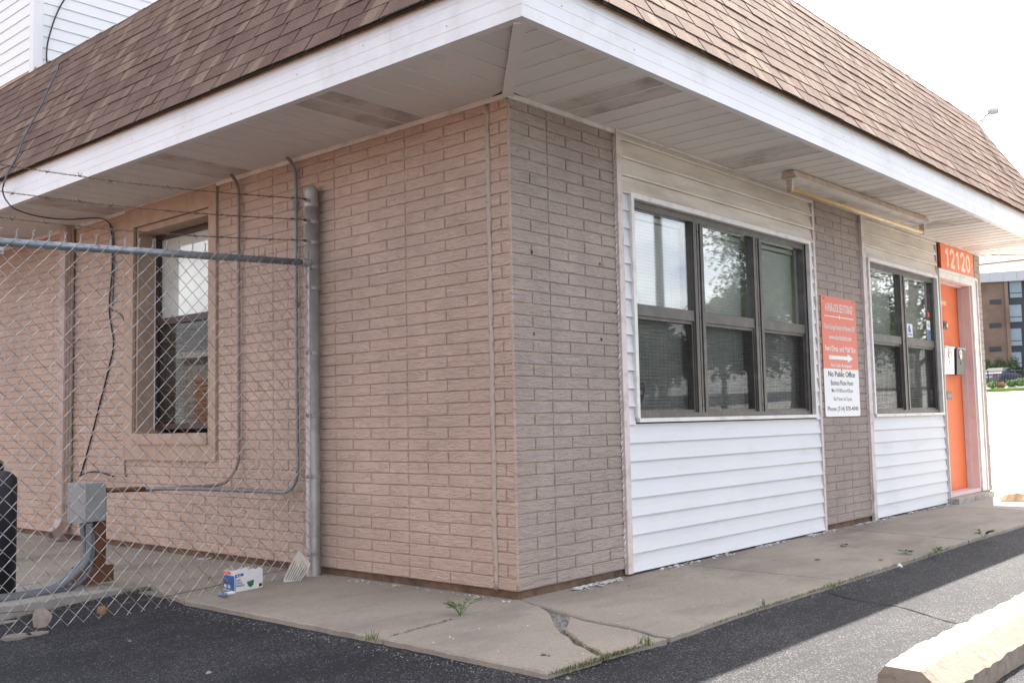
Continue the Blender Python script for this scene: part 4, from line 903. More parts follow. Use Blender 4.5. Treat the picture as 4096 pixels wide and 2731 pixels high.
for i, (za, zb_) in enumerate(((2.366, 2.262), (2.230, 2.125), (2.095, 1.992))):
    bwr = thing('barbed_wire', (-1.2, FY, zb_), ('top', 'middle', 'lowest')[i]+' of three rusty barbed wires strung above the chain-link fence', 'barbed wire', 'barbed wires over the fence')
    L_ = 2.35; mb = MB()
    def bp_(t, ph): 
        x_ = -.152-t*L_; z_ = za+(zb_-za)*t*L_/1.9-.028*math.sin(math.pi*min(t*1.1, 1.))
        return (x_, FY+.003*math.sin(t*140+ph), z_+.003*math.cos(t*140+ph))
    for ph in (0, math.pi): mb.tube([bp_(k/220, ph) for k in range(221)], .0019, 4, 0)
    build(mb, 'strand', 'barb', bwr)
    build(MB().lathe((-.150, PYc-.05, za), [(.009, 0), (.009, .02)], 8, (-1, 0, 0)), 'fastener', 'barb', bwr)
    for k in range(14):
        t = (k+.6)/13.6; c = Vector(bp_(t, 0)); mb = MB()
        tw = [(c.x+.010*(a_/12-.5), FY+.0045*math.sin(a_), c.z+.0045*math.cos(a_)) for a_ in range(13)]; mb.tube(tw, .0022, 4)
        for sgn in (-1, 1): mb.tube([(c.x+.005*sgn, FY, c.z), (c.x+.012*sgn, FY+.012*R_.uniform(-1, 1), c.z+.019*R_.choice((-1, 1))*R_.uniform(.6, 1))], .0017, 4)
        build(mb, 'barb', 'barb', bwr)

# ================================================================== WHITE BUILDING BEHIND
tw = thing('white_building', (4.0, 10, 4.3), 'white siding-clad upper block rising behind the shingled roof', 'building')
TX, TY, TZ0, TZ1 = .045, 6.20, 4.30, 7.6
build(B(TX+.016, 8.2, TY+.016, 14, TZ0, TZ1), 'wall', 'siding_tower', tw)
k = 0
while TZ0+.03+k*.1143 < TZ1:
    z = TZ0+.03+k*.1143; z1 = min(z+.1143, TZ1)
    prof = [(.014, z1), (.006, z+.003), (.005, z+.001), (.005, z-.003), (.016, z-.003), (.016, z1)]
    build(MB().prism([(TX+a, TY+.09, b) for a, b in prof], (0, 7.7, 0)), 'siding_board', 'siding_tower', tw)
    build(MB().prism([(TX+.09, TY+a, b) for a, b in prof], (8.0, 0, 0)), 'siding_board', 'siding_tower', tw)
    k += 1
build(B(TX-.006, TX+.088, TY-.006, TY+.001, TZ0, TZ1).box(TX-.006, TX+.001, TY+.001, TY+.088, TZ0, TZ1), 'corner_post', 'fascia', tw)
build(B(TX-.3, 8.5, TY-.3, 14.3, TZ1+.002, TZ1+.18), 'roof_edge', 'fascia', tw)
build(MB().prism([(TX-.02, TY-.02, 4.345), (TX+.10, TY-.02, 4.345), (TX+.012, TY-.02, 4.45)], (0, 7.7, 0)), 'flashing', 'drip_edge', tw)
def T(x, y): return pY(x/3.36, y/3.36, TY-.02)
run('tower_cable', 'black', [T(905, -70), T(865, 0), T(800, 110), T(735, 260), T(685, 410), T(645, 560), T(628, 680), T(625, 770), T(632, 850), T(650, 900), T(668, 940), T(700, 980)], .0075, 'black cable looping down the white siding behind the roof', 'cable', None, 5, 6)

# ================================================================== WHEEL STOP
def zs(x, y, z): return pZ(3400+x/1.862, 2250+y/1.862, z)
ws_y = [-2.235, -2.255, -2.375, -2.44, -2.455, -2.20]
prof = [(-2.165, -.088), (-2.180, .02), (-2.208, .052), (-2.345, .052), (-2.418, -.012), (-2.412, -.088)]
nx = 46; mb = MB(); vs = []
for i in range(nx+1):
    x = -.62+1.86*i/nx; e = 1.-.10*math.exp(-i/1.1)
    for (y, z) in prof:
        nz = mnoise.noise(Vector((x*9, y*14, z*14)))*.006+mnoise.noise(Vector((x*28, y*40, z*40)))*.004
        if z > .0: nz -= .022*max(0, mnoise.noise(Vector((x*4.1+3, y*9, 2)))-.32)
        yy = -2.29+(y+2.29)*e; vs.append((x+(mnoise.noise(Vector((y*20, z*25, i)))*.02 if i in (0, nx) else 0), yy+nz, (z+.088)*e-.088+(nz if z > -.05 else 0)+ground(x, y)+.088))
kp = len(prof)
mb.add(vs, [(i*kp+j, (i+1)*kp+j, (i+1)*kp+(j+1) % kp, i*kp+(j+1) % kp) for i in range(nx) for j in range(kp)]+[tuple(range(kp)), tuple(nx*kp+j for j in range(kp))[::-1]])
ws = build(mb, 'wheel_stop', 'stop_concrete'); tag(ws, 'chipped tan concrete wheel stop in the sunlit parking bay', 'wheel stop')
mb = MB(); pts = [pZ(3301+(3870-3301)*t, 2366+(2494-2366)*t+6*math.sin(t*9), -.074) for t in [i/24 for i in range(25)]]
for i in range(24):
    a, b = pts[i], pts[i+1]; d = (b-a).normalized(); nn = Vector((-d.y, d.x, 0))*R_.uniform(.003, .008)
    mb.quad(*[Vector((p.x, p.y, ground(p.x, p.y)+.004)) for p in (a-nn, b-nn, b+nn, a+nn)])
cr_ = struct(mb, 'asphalt_crack', 'felt')

# ================================================================== LITTER AND WEEDS
# torn mask carton
def LB(x, y, z=TOP): return pZ(800+x/3.92, 2150+y/3.92, z)
A_, B_, C_ = LB(362, 800), LB(545, 855), LB(980, 772)
cb = thing('torn_carton', tuple((A_+C_)/2), 'torn blue and white face mask carton lying against the fence', 'carton')
d1 = (C_-B_); d2 = (A_-B_); d1.z = d2.z = 0; hgt = .128
def pan(o, d, tops, m, nm):
    k = len(tops)-1; nn = Vector((d.y, -d.x, 0)).normalized()*.0012
    P = [o]+[o+d] + [o+d*(1-i/k)+Vector((0, 0, hgt*tops[k-i])) for i in range(k+1)]
    return build(MB().prism(P, nn), nm, m, cb)
pan(B_, d1, [.97, 1.02, .98, 1.06, .9, .95, .88, .96, .86], 'paper_white', 'front'); pan(B_, d2, [.97, .93, .90, .80], 'paper_white', 'side')
pan(B_+d2+Vector((0, 0, .001)), d1*.96, [.82, .9, .95, .7, .88, .8, .85], 'cardboard', 'back'); build(MB().prism([B_+Vector((0, 0, .002)), B_+d1+Vector((0, 0, .002)), B_+d1+d2+Vector((0, 0, .002)), B_+d2+Vector((0, 0, .002))], (0, 0, .0015)), 'bottom', 'cardboard', cb)
def onpan(o, d, pts, m, nm, off): 
    nn = Vector((d.y, -d.x, 0)).normalized()
    if nn.dot(Vector(CAM)-o) < 0: nn = -nn
    return build(MB().prism([o+d*a+Vector((0, 0, hgt*b))+nn*off for a, b in pts], nn*.0005), nm, m, cb)
onpan(B_, d1, [(.0, .62), (.30, .68), (.30, .80), (.0, .78)], 'print_blue', 'print_band', .0016); onpan(B_, d1, [(0., .0), (.02, 0), (.02, .62), (0, .62)], 'print_blue', 'print_edge', .0016)
onpan(B_, d2, [(.03, .06), (.97, .04), (.97, .66), (.03, .72)], 'print_blue', 'print_side', .0016); onpan(B_, d2, [(.3, .75), (.97, .68), (.97, .82), (.4, .88)], 'print_orange', 'print_tab', .0016)
onpan(B_, d1, [(.42, .38), (.68, .43), (.66, .20), (.56, .10), (.46, .20)], 'print_green', 'mask_print', .0016)
for a, b, m in ((.2, .3, 'print_green'), (.5, .3, 'print_red'), (.75, .32, 'print_green'), (.35, .12, 'paper_white'), (.7, .12, 'paper_white')): onpan(B_, d2, [(a, b), (a+.17, b), (a+.17, b+.14), (a, b+.14)], m, 'mask_print', .0024)
onpan(B_, d1, [(.86, .06), (.97, .08), (.97, .22), (.86, .20)], 'ink', 'bar_code', .0016)
def ptext(s_, m, a, b, w, h, bold):
    nn = Vector((d1.y, -d1.x, 0)).normalized(); nn = nn if nn.dot(Vector(CAM)-B_) > 0 else -nn
    text(s_, m, cb, B_+d1*a+Vector((0, 0, hgt*b))+nn*.0028, d1, (0, 0, 1), w, h, bold)
L1 = d1.length
ptext('FLTR', 'paper_white', .06, .66, .15*L1, .011, .03); ptext('kids', 'print_red', .05, .46, .15*L1, .016, .01); ptext('FACE', 'print_blue', .05, .34, .20*L1, .012, .02); ptext('MASKS', 'print_blue', .05, .22, .28*L1, .012, .02)
# torn card with print
a_, b_ = LB(1310, 700), LB(1560, 690)
P0 = Vector((a_.x, a_.y, TOP+.002)); ux = Vector((.55, .02, .55)).normalized(); 
cardp = [(1300, 680), (1395, 460), (1530, 205), (1570, 215), (1735, 400), (1700, 500), (1560, 690), (1370, 712)]
CN = Vector((-.35, -1, .25)).normalized(); tcd = [hit(800+x/3.92, 2150+y/3.92, P0+Vector((0, .01, 0)), CN) for x, y in cardp]
tc_ = thing('torn_card', tuple(P0), 'torn cream card with printed lines leaning on the fence post', 'card')
build(MB().prism(tcd, -CN*.0015), 'card', 'paper_tan', tc_)
def ch(x, y): return hit(800+x/3.92, 2150+y/3.92, P0+Vector((0, .01, 0)), CN)+CN*.0012
for i in range(7):
    f = i/6.; s0 = Vector((1345+f*205, 660+f*10)); e0 = Vector((1500+f*190, 330+f*120)); p_, q_ = ch(*s0), ch(*(s0+(e0-s0)*(.92-.08*(i % 3)))); nn = CN.cross((q_-p_).normalized())*.0016
    build(MB().prism([p_-nn, q_-nn, q_+nn, p_+nn], CN*.0004), 'text_line', 'ink', tc_)
pA, pB = ch(1585, 590), ch(1680, 440); text('pleasures', 'ink', tc_, pA, pB-pA, CN.cross(pB-pA), (pB-pA).length, .012, .01)
o = run('plastic_tube', 'paper_white', [LB(385, 880, TOP+.009), LB(470, 868, TOP+.009), LB(552, 858, TOP+.009)], .0095, 'crumpled white plastic tube beside the torn carton', 'litter', None, 0, 10)
o = build(MB().add([tuple(LB(x, y, TOP+.004+.022*((i*7) % 3)/2)) for i, (x, y) in enumerate(((275, 905), (300, 870), (345, 845), (400, 835), (440, 850), (385, 905), (330, 915)))]+[tuple(LB(350, 880, TOP+.02))], [(i, (i+1) % 7, 7) for i in range(7)]), 'crumpled_wrapper', 'cloud_blue'); tag(o, 'crumpled clear blue wrapper by the plastic tube', 'wrapper')
# leaves caught in the mesh
def leaf(c, r, m, label, tilt, cat='leaf', group=None, nm='leaf'):
    c = Vector(c); t = Vector(tilt).normalized(); u = t.orthogonal().normalized(); w = t.cross(u); k = 11
    P = [c+u*r*math.cos(i*2*math.pi/k)*R_.uniform(.75, 1.1)+w*r*.85*math.sin(i*2*math.pi/k)*R_.uniform(.8, 1.1)+t*R_.uniform(-.1, .14)*r for i in range(k)]
    mb = MB().add([c+t*.12*r]+P+[c+t*.12*r-t*.002]+[p-t*.002 for p in P], [(0, 1+i, 1+(i+1) % k) for i in range(k)]+[(k+1, k+2+(i+1) % k, k+2+i) for i in range(k)])
    return tag(build(mb, nm, m), label, cat, group)
leaf(pY(168, 2468, FY-.03), .055, 'grey_leaf', 'large curled grey leaf caught low in the chain-link', (-.3, -1, .3)); leaf(pY(408, 2440, FY-.03), .03, 'dead_leaf', 'small brown leaf caught low in the chain-link', (-.3, -1, .5))
leaf(LB(165, 640, .02), .016, 'dead_leaf', 'shrivelled brown leaf hanging in the mesh by the carton', (0, -1, 0))
def GL(u, v, z=None):
    p = pZ(u, v, TOP if z is None else z); return p
leaf(GL(3376, 2184)+Vector((0, 0, .012)), .035, 'leaf', 'green leaf on the sidewalk under the sign', (.1, .2, 1)); leaf(GL(3270, 2238)+Vector((0, 0, .006)), .025, 'grey_leaf', 'pale dry leaf flat on the sidewalk below the large window', (0, 0, 1))
leaf(GL(3525, 2240)+Vector((0, 0, .008)), .018, 'dead_leaf', 'brown leaf near the sidewalk edge', (0, .2, 1)); leaf(GL(2173, 2619)+Vector((0, 0, .004)), .014, 'dead_leaf', 'dark sliver of leaf on the cracked corner slab', (0, 0, 1)); leaf(GL(2197, 2622)+Vector((0, 0, .004)), .011, 'pale_litter', 'pale paper scrap on the cracked corner slab', (0, .3, 1), 'scrap', None, 'paper_scrap')
o = build(MB().prism([GL(3590, 2263), GL(3612, 2270), GL(3607, 2262), GL(3598, 2255)], (0, 0, .006)), 'paper_scrap', 'paper_white'); tag(o, 'white paper scrap at the sidewalk edge', 'scrap')
o = run('plastic_fork', 'paper_white', [GL(788, 2239)+Vector((0, 0, .006)), GL(830, 2237)+Vector((0, 0, .006)), GL(846, 2234)+Vector((0, 0, .008))], [.003, .003, .012], 'white plastic scrap at the foot of the brick wall behind the fence', 'litter', None, 0, 6)
# paper bag at the far end
bgp = pZ(4052, 1992, TOP); bm = MB(); nxx, nyy = 9, 5; vs = []
for k_ in (0, 1):
    for j in range(nyy):
        for i in range(nxx):
            s_ = i/(nxx-1)-.5; t_ = j/(nyy-1)-.5; hh = (.075*(1-(2*t_)**4)*(1-.5*abs(2*s_)**3)+.018*mnoise.noise(Vector((i*.9, j*.9, 1)))) if k_ else 0
            q_ = pZ(4052, 1992, TOP); vs.append((q_.x-.25+s_*.20+t_*.30, q_.y-.10-s_*.26+t_*.09, TOP+.004+max(hh, .002 if k_ else 0)))
nq = nxx*nyy; fs = []
for j in range(nyy-1):
    for i in range(nxx-1):
        a = j*nxx+i; fs += [(a, a+nxx, a+nxx+1, a+1), (nq+a, nq+a+1, nq+a+nxx+1, nq+a+nxx)]
rim = [i for i in range(nxx)]+[j*nxx+nxx-1 for j in range(1, nyy)]+[(nyy-1)*nxx+i for i in range(nxx-2, -1, -1)]+[j*nxx for j in range(nyy-2, 0, -1)]
fs += [(rim[i], rim[(i+1) % len(rim)], nq+rim[(i+1) % len(rim)], nq+rim[i]) for i in range(len(rim))]
bm.add(vs, fs); tag(build(bm, 'paper_bag', 'bag'), 'crumpled brown paper bag on the sunlit walk past the door', 'bag')
# pebbles, paint flakes and loose grit
def rock(mb, c, r):
    c = Vector(c); P = [(0, 0, .8), (1, 0, 0), (.3, .95, .1), (-.8, .6, 0), (-.8, -.6, .05), (.3, -.95, 0)]; a = R_.uniform(0, 6.3); ca, sa = math.cos(a), math.sin(a)
    mb.add([(c.x+r*(x*ca-y*sa)*R_.uniform(.7, 1.2), c.y+r*(x*sa+y*ca)*R_.uniform(.7, 1.2), c.z+r*z*R_.uniform(.5, 1.)) for x, y, z in P]+[(c.x, c.y, c.z-r*.3)], [(0, 1, 2), (0, 2, 3), (0, 3, 4), (0, 4, 5), (0, 5, 1), (6, 2, 1), (6, 3, 2), (6, 4, 3), (6, 5, 4), (6, 1, 5)])
mb = MB()
for i in range(900):   # grit along the asphalt edge of the walk
    t = R_.random()
    if R_.random() < .5: x, y = -1.085-abs(R_.gauss(0, .06)), -1.1+t*2.7
    else: x, y = -1.1+t*6, -1.115-abs(R_.gauss(0, .035))
    rock(mb, (x, y, ground(x, y)), R_.uniform(.0015, .005))
for i in range(700):
    x, y = -4.5+R_.random()*4.5, R_.uniform(-3.4, 1.5)
    if x > -1.1 and y > -1.1: continue
    rock(mb, (x, y, ground(x, y)), R_.uniform(.0012, .0035))
for i in range(420):   # dark grit gathered at the foot of the side wall
    y = abs(R_.gauss(0, 1))*.9+.05; x = -.03-abs(R_.gauss(0, .06))
    rock(mb, (x, y, TOP), R_.uniform(.0015, .005))
for i in range(160):
    x, y = PX+R_.gauss(.0, .10), PYc-.08+R_.gauss(0, .07)
    if x < -.0: rock(mb, (x, y, TOP), R_.uniform(.002, .005))
tag(build(mb, 'loose_grit', 'pebble'), 'loose pale grit scattered over asphalt and slab edges', 'grit', kind='stuff')
mb = MB()
def flake(c, r):
    c = Vector(c); a = R_.uniform(0, 6.3); k = 5; P = [c+Vector((math.cos(a+i*6.283/k), math.sin(a+i*6.283/k), 0))*r*R_.uniform(.5, 1.2)+Vector((0, 0, R_.uniform(0, r*.7))) for i in range(k)]
    mb.add(P+[p-Vector((0, 0, .0015)) for p in P], [tuple(range(k)), tuple(range(2*k-1, k-1, -1))]+[(i, i+k, (i+1) % k+k, (i+1) % k) for i in range(k)])
for i in range(900):
    x = R_.uniform(.05, 6.7) if R_.random() < .8 else R_.uniform(.05, 1.2)
    if mnoise.noise(Vector((x*2.3, 4., 1.)))+.15*R_.random() < .02: continue
    y = -.02-abs(R_.gauss(0, .028)); flake((x, y, TOP+.002), R_.uniform(.004, .02))
for i in range(40): flake((-.03-abs(R_.gauss(0, .035)), R_.uniform(0, 1.3), TOP+.002), R_.uniform(.003, .012))
for i in range(60): flake((R_.uniform(-1.0, 1.5), R_.uniform(-1.05, -.2), TOP+.001), R_.uniform(.002, .006))
tag(build(mb, 'paint_flakes', 'chips'), 'white peeled paint flakes along the foot of the walls', 'paint flakes', kind='stuff')
mb = MB()
for i in range(320):
    t = R_.random(); p_ = zc(950+R_.random()*170, 590+R_.random()*140) if t < .6 else zc(1040+R_.random()*400, 760+R_.random()*235)
    rock(mb, (p_.x, p_.y, -.066), R_.uniform(.004, .012))
tag(build(mb, 'crack_gravel', 'pebble'), 'loose gravel filling the broken sidewalk hole', 'gravel', kind='stuff')
# pebbles one can point at
PEB = [(2514, 2342.5, .011, 'round tan pebble on the walk below the large window trim'), (2458, 2325, .012, 'grey pebble on the walk near the brick pier foot'), (834, 2665, .016, 'tan pebble in front on the dark asphalt'), (518, 2536, .013, 'pale pebble on the asphalt left of centre'), (2270, 2716, .013, 'pink pebble at the tip of the corner slab')]
for u, v, r, lb in PEB:
    p_ = pZ(u, v, TOP if v < 2500 else -.075); p_.z = TOP if v < 2500 else ground(p_.x, p_.y); mb = MB(); rock(mb, p_, r); tag(build(mb, 'pebble', 'pebble'), lb, 'pebble', 'single pebbles')
# stones piled at the lower left by the gate post
for i, (u, v, r, lb) in enumerate(((25, 2490, .045, 'flat broken concrete piece at the gate post foot'), (70, 2545, .06, 'broken concrete slab piece at the lower left edge'), (150, 2535, .05, 'tan concrete fragment beside the lower left slab piece'))):
    p_ = pZ(u, v, -.12); k = 7; P = [(p_.x+r*1.4*math.cos(j*6.283/k)*R_.uniform(.7, 1.1), p_.y+r*math.sin(j*6.283/k)*R_.uniform(.7, 1.1), -.135) for j in range(k)]
    tag(build(MB().prism(P, (.003, .002, .022)), 'rubble', 'concrete'), lb, 'rubble', 'concrete fragments by the gate post')

def blade(mb, c, h, lean, w=.0025):
    c = Vector(c); a = R_.uniform(0, 6.283); d = Vector((math.cos(a), math.sin(a), 0)); s_ = Vector((-d.y, d.x, 0))*w
    p1 = c+Vector((0, 0, h*.55))+d*h*lean*.35; p2 = c+Vector((0, 0, h*.9))+d*h*lean
    mb.add([c-s_, c+s_, p1+s_*.8, p1-s_*.8, p2], [(0, 1, 2, 3), (3, 2, 4)])
def tuft(u, v, n_, h, label, m='grass', z=TOP, spread=.02):
    c = pZ(u, v, z); mb = MB()
    for i in range(n_): blade(mb, c+Vector((R_.gauss(0, spread), R_.gauss(0, spread), -.005)), h*R_.uniform(.5, 1.15), R_.uniform(.1, .9), R_.uniform(.0015, .003))
    tag(build(mb, 'grass_tuft', m), label, 'grass tuft', 'grass tufts in the joints')
tuft(1492, 2556, 20, .05, 'grass tuft on the left slab edge'); tuft(2585, 2575, 26, .05, 'grass tuft where the crack meets the asphalt')
tuft(3068, 2418, 6, .045, 'single green sprout at the walk edge'); tuft(3320, 2346, 16, .04, 'yellowish sprout at the walk edge where the asphalt crack starts')
def weed(u, v, h, n_, label, z=TOP, m='leaf', ls=.028):
    c = pZ(u, v, z); w = thing('weed', tuple(c), label, 'weed', 'weeds in the sidewalk joints'); st = MB(); lf = MB()
    for i in range(n_):
        a = R_.uniform(0, 6.283); rr = R_.uniform(.3, 1.)*h; tip = c+Vector((math.cos(a)*rr, math.sin(a)*rr, h*R_.uniform(.25, .7))); st.tube([c, (c+tip)/2+Vector((0, 0, h*.18)), tip], .0012, 4, 3)
        for j in range(7):
            t = .35+.65*j/6; p_ = c+(tip-c)*t+Vector((0, 0, h*.2*math.sin(t*3))); a2 = a+(1.1 if j % 2 else -1.1); ln = ls*R_.uniform(.6, 1.1)
            d = Vector((math.cos(a2), math.sin(a2), R_.uniform(-.1, .5))).normalized()*ln; sd = Vector((-d.y, d.x, 0)).normalized()*ln*.36
            lf.add([p_, p_+d*.4+sd, p_+d*.75+sd*.5, p_+d, p_+d*.75-sd*.5, p_+d*.4-sd], [(0, 1, 2, 3, 4, 5)])
    build(st, 'stem', m, w); build(lf, 'foliage', m, w)
weed(1840, 2462, .12, 9, 'leafy green weed growing in the slab joint by the building corner'); weed(3935, 2150, .09, 6, 'green weed at the walk edge near the door', ls=.035); weed(3625, 2215, .05, 5, 'small yellow-green weed at the middle of the walk edge'); weed(3745, 2210, .05, 5, 'small weed at the walk edge between two larger ones')
mb = MB()
def mossline(pts, n_, h, sp):
    for i in range(n_):
        t = R_.random()*(len(pts)-1); k_ = int(t); p_ = pts[k_].lerp(pts[k_+1], t-k_); c = p_+Vector((R_.gauss(0, sp), R_.gauss(0, sp), -.012)); blade(mb, c, .012+h*R_.random(), R_.uniform(.2, 1.2), .002)
mossline([Vector((-1.05, -1.10, TOP)), Vector((-.85, -1.105, TOP)), zc(1432, 992)], 420, .008, .016)
mossline([zc(1432, 992), zc(1760, 893)], 220, .01, .012); mossline([Vector((.0, -1.11, TOP)), Vector((1.3, -1.115, TOP))], 160, .008, .010); mossline([Vector((1.3, -1.115, TOP)), Vector((3.4, -1.12, TOP))], 240, .012, .012)
mossline([Vector((-1.0, -.105, TOP)), Vector((-.55, -.062, TOP))], 160, .012, .006); mossline([Vector((-1.05, 2.2, -.08)), Vector((-1.45, 2.19, -.10)), Vector((-1.7, 2.18, -.12))], 700, .03, .03); mossline([Vector((-.88, 2.21, -.06)), Vector((-1.05, 2.2, -.08))], 250, .03, .02)
mossline([zc(1432, 992), zc(1290, 920), zc(1060, 740)], 120, .015, .01)
tag(build(mb, 'moss', 'moss'), 'low moss and grass along the walk edges and joints', 'moss', kind='stuff')

# ================================================================== BEYOND THE DOOR: LOT, SHRUBS, CAR, HOTEL
def far(u, v, D):
    d = ray(u, v); return Vector(CAM + d*(D/math.hypot(d[0], d[1])))
VD = Vector((ray(4000, 1500)[0], ray(4000, 1500)[1], 0)).normalized(); VS = Vector((VD.y, -VD.x, 0))   # away, to the right
def leaves(mb, c, rad, n_, size, shell=.55):
    c = Vector(c)
    for i in range(n_):
        d = Vector((R_.gauss(0, 1), R_.gauss(0, 1), R_.gauss(0, 1))).normalized(); r = shell+(1-shell)*R_.random(); r *= .86+.22*mnoise.noise(d*2.3+c)
        p_ = c+Vector((d.x*rad[0], d.y*rad[1], d.z*rad[2]))*r; u_ = Vector((R_.gauss(0, 1), R_.gauss(0, 1), R_.gauss(0, 1))).normalized(); w_ = u_.orthogonal().normalized(); s_ = size*R_.uniform(.6, 1.3)
        mb.add([p_-u_*s_, p_+w_*s_*.5, p_+u_*s_, p_-w_*s_*.5], [(0, 1, 2, 3)])
gs = MB(); c0 = far(4000, 1565, 81)
vs = [c0+VS*s_*40+VD*k*3.2+Vector((0, 0, .03)) for k in (-.5, .5) for s_ in (-1, 1)]
for v_ in vs: v_.z = ground(v_.x, v_.y)+.07
struct(MB().prism([vs[0], vs[1], vs[3], vs[2]], (0, 0, -.4)), 'lawn', 'lawn')
v2 = [c0+VS*s_*40+VD*k for k in (1.6, 6.) for s_ in (-1, 1)]
for v_ in v2: v_.z = ground(v_.x, v_.y)+.045
struct(MB().add(v2, [(0, 1, 3, 2)]), 'planting_bed', 'mulch')
SH = [(3925, 1543, .55, 'shrub', 'half hidden green shrub at the brick corner'), (3971, 1532, .78, 'shrub', 'round green shrub left of the tan one'), (4003, 1535, .62, 'shrub_tan', 'dry tan shrub between the green ones'), (4045, 1530, .72, 'shrub', 'green shrub right of the tan one'), (4082, 1528, .85, 'shrub', 'green shrub at the right picture edge')]
for u, v, r, m, lb in SH:
    r *= .62; c = far(u, v, 84.5); gz_ = ground(c.x, c.y); t = thing('shrub', (c.x, c.y, gz_), lb, 'shrub', 'shrubs along the far lot'); mb = MB(); leaves(mb, (c.x, c.y, gz_+r*.62), (r*1.05, r*1.05, r*.72), 900, .055); build(mb, 'foliage', m, t); build(MB().tube([(c.x, c.y, gz_), (c.x, c.y, gz_+r*.5)], .05, 6), 'stem', 'bark', t)
fr_ = thing('railing', tuple(far(4050, 1520, 88)), 'low black metal railing in front of the parked car', 'railing'); c = far(4020, 1500, 88); gz_ = 2.95
for k_, zz in enumerate((gz_+.25, gz_+1.0)): build(MB().tube([c+VS*-6+Vector((0, 0, zz-c.z)), c+VS*10+Vector((0, 0, zz-c.z))], .03, 6), 'rail', 'black', fr_)
for i in range(81):
    p_ = c+VS*(-6+i*.2); build(MB().tube([(p_.x, p_.y, gz_), (p_.x, p_.y, gz_+(1.08 if i % 12 == 0 else 1.0))], .05 if i % 12 == 0 else .012, 5), 'post' if i % 12 == 0 else 'baluster', 'black', fr_)
def car(c, heading, paint, label, nm):
    t = thing(nm, tuple(c), label, 'car', 'cars in the far lot'); f = Vector((math.cos(heading), math.sin(heading), 0)); s_ = Vector((-f.y, f.x, 0)); up = Vector((0, 0, 1)); c = Vector(c)
    def L(x, y, z): return c+f*x+s_*y+up*z
    low = [(-2.3, .35), (-2.32, .62), (-2.25, .93), (-1.75, 1.0), (1.1, .95), (2.05, .78), (2.28, .55), (2.25, .28), (1.75, .22), (-1.75, .22)]
    mb = MB(); k = len(low); ring = lambda w, sc: [L(x, w, .22+(z-.22)*sc) for x, z in low]
    rs = [ring(-.78, .97), ring(-.89, .98), ring(-.90, .85), ring(.90, .85), ring(.89, .98), ring(.78, .97)]
    rs = [ring(-.90, .80), ring(-.86, 1.), ring(.86, 1.), ring(.90, .80)]
    vs = [p for r_ in rs for p in r_]; fs = [(i*k+j, i*k+(j+1) % k, (i+1)*k+(j+1) % k, (i+1)*k+j) for i in range(3) for j in range(k)]+[tuple(range(k))[::-1], tuple(3*k+j for j in range(k))]; mb.add(vs, fs); build(mb, 'body', paint, t)
    cab = [(-1.72, 1.0), (-1.05, 1.42), (.1, 1.45), (1.15, .96)]
    a_ = [L(x, -.80 if z < 1.1 else -.60, z) for x, z in cab]; b_ = [L(x, .80 if z < 1.1 else .60, z) for x, z in cab]
    build(MB().add(a_+b_, [(0, 1, 2, 3), (7, 6, 5, 4), (1, 5, 6, 2)]), 'roof', paint, t)
    build(MB().add([a_[0], a_[1], b_[1], b_[0]], [(0, 1, 2, 3)]), 'rear_window', 'car_glass', t); build(MB().add([a_[2], a_[3], b_[3], b_[2]], [(0, 1, 2, 3)]), 'windscreen', 'car_glass', t)
    for sg_, q in ((-1, a_), (1, b_)):
        off = s_*.012*sg_; m_ = (q[0]+q[1]+q[2]+q[3])/4; build(MB().add([m_+(p-m_)*.82+off for p in q], [(0, 1, 2, 3)]), 'side_window', 'car_glass', t)
        build(MB().obox(L(-2.34, .50*sg_-.17, .72), f*.06, s_*.34, up*.14), 'tail_light', 'tail_red', t)
        for x in (-1.35, 1.4):
            w_ = build(MB().lathe(L(x, sg_*.74, .33), [(.33, 0), (.33, .18)], 20, s_*sg_), 'wheel', 'black', t); build(MB().lathe(L(x, sg_*.925, .33), [(.21, 0), (.17, .01), (.05, .012)], 16, s_*sg_), 'rim', 'galv', w_)
    build(MB().obox(L(-2.335, -.26, .58), f*.02, s_*.52, up*.12), 'number_plate', 'paper_white', t); build(MB().obox(L(-2.36, -.85, .36), f*.1, s_*1.7, up*.16), 'bumper', paint, t)
ha = math.atan2(VD.y, VD.x)
c = far(4008, 1520, 94); car((c.x, c.y, 3.0), ha-.42, 'car_silver', 'silver sedan parked behind the black railing', 'parked_car')
c = far(4172, 1520, 93); car((c.x, c.y, 2.95), ha-.2, 'car_silver', 'dark car cut off by the right picture edge', 'parked_car')
hn = (-VD+VS*.2).normalized(); hs = Vector((-hn.y, hn.x, 0)); hp = far(4000, 1500, 112); hp.z = 0
hs = hs if hs.dot(VS) > 0 else -hs
ht = thing('brick_hotel', (hp.x, hp.y, 2.9), 'four-storey brown brick hotel with pale roof band beyond the lot', 'building')
def H(u, v):
    q_ = hit(u, v, hp, hn); d = q_-hp; return d.dot(hs), q_.z
def hbox(s0, s1, z0, z1, out0, out1, m, nm, par=None): return build(MB().obox(hp+hs*s0+hn*out0+Vector((0, 0, z0)), hs*(s1-s0), hn*(out1-out0), (0, 0, z1-z0)), nm, m, par or ht)
sL, _ = H(3700, 1300); sP, _ = H(4024, 1300); sQ, _ = H(4038, 1300); _, zBand = H(4000, 1128); _, zTop = H(4000, 1086)
hw = hbox(sL, sP, 2.9, zBand, -12, 0, 'hotel_brick', 'wall'); hbox(sP, sQ, 2.9, zBand, -12, .25, 'hotel_brick', 'pilaster'); hbox(sQ, sQ+40, 2.9, zBand, -12, -.35, 'hotel_dark', 'wall')
for i in range(40): hbox(sL+i*1.25, sL+i*1.25+1.235, zBand+.002, zTop, -12, .4, 'hotel_band', 'roof_band')
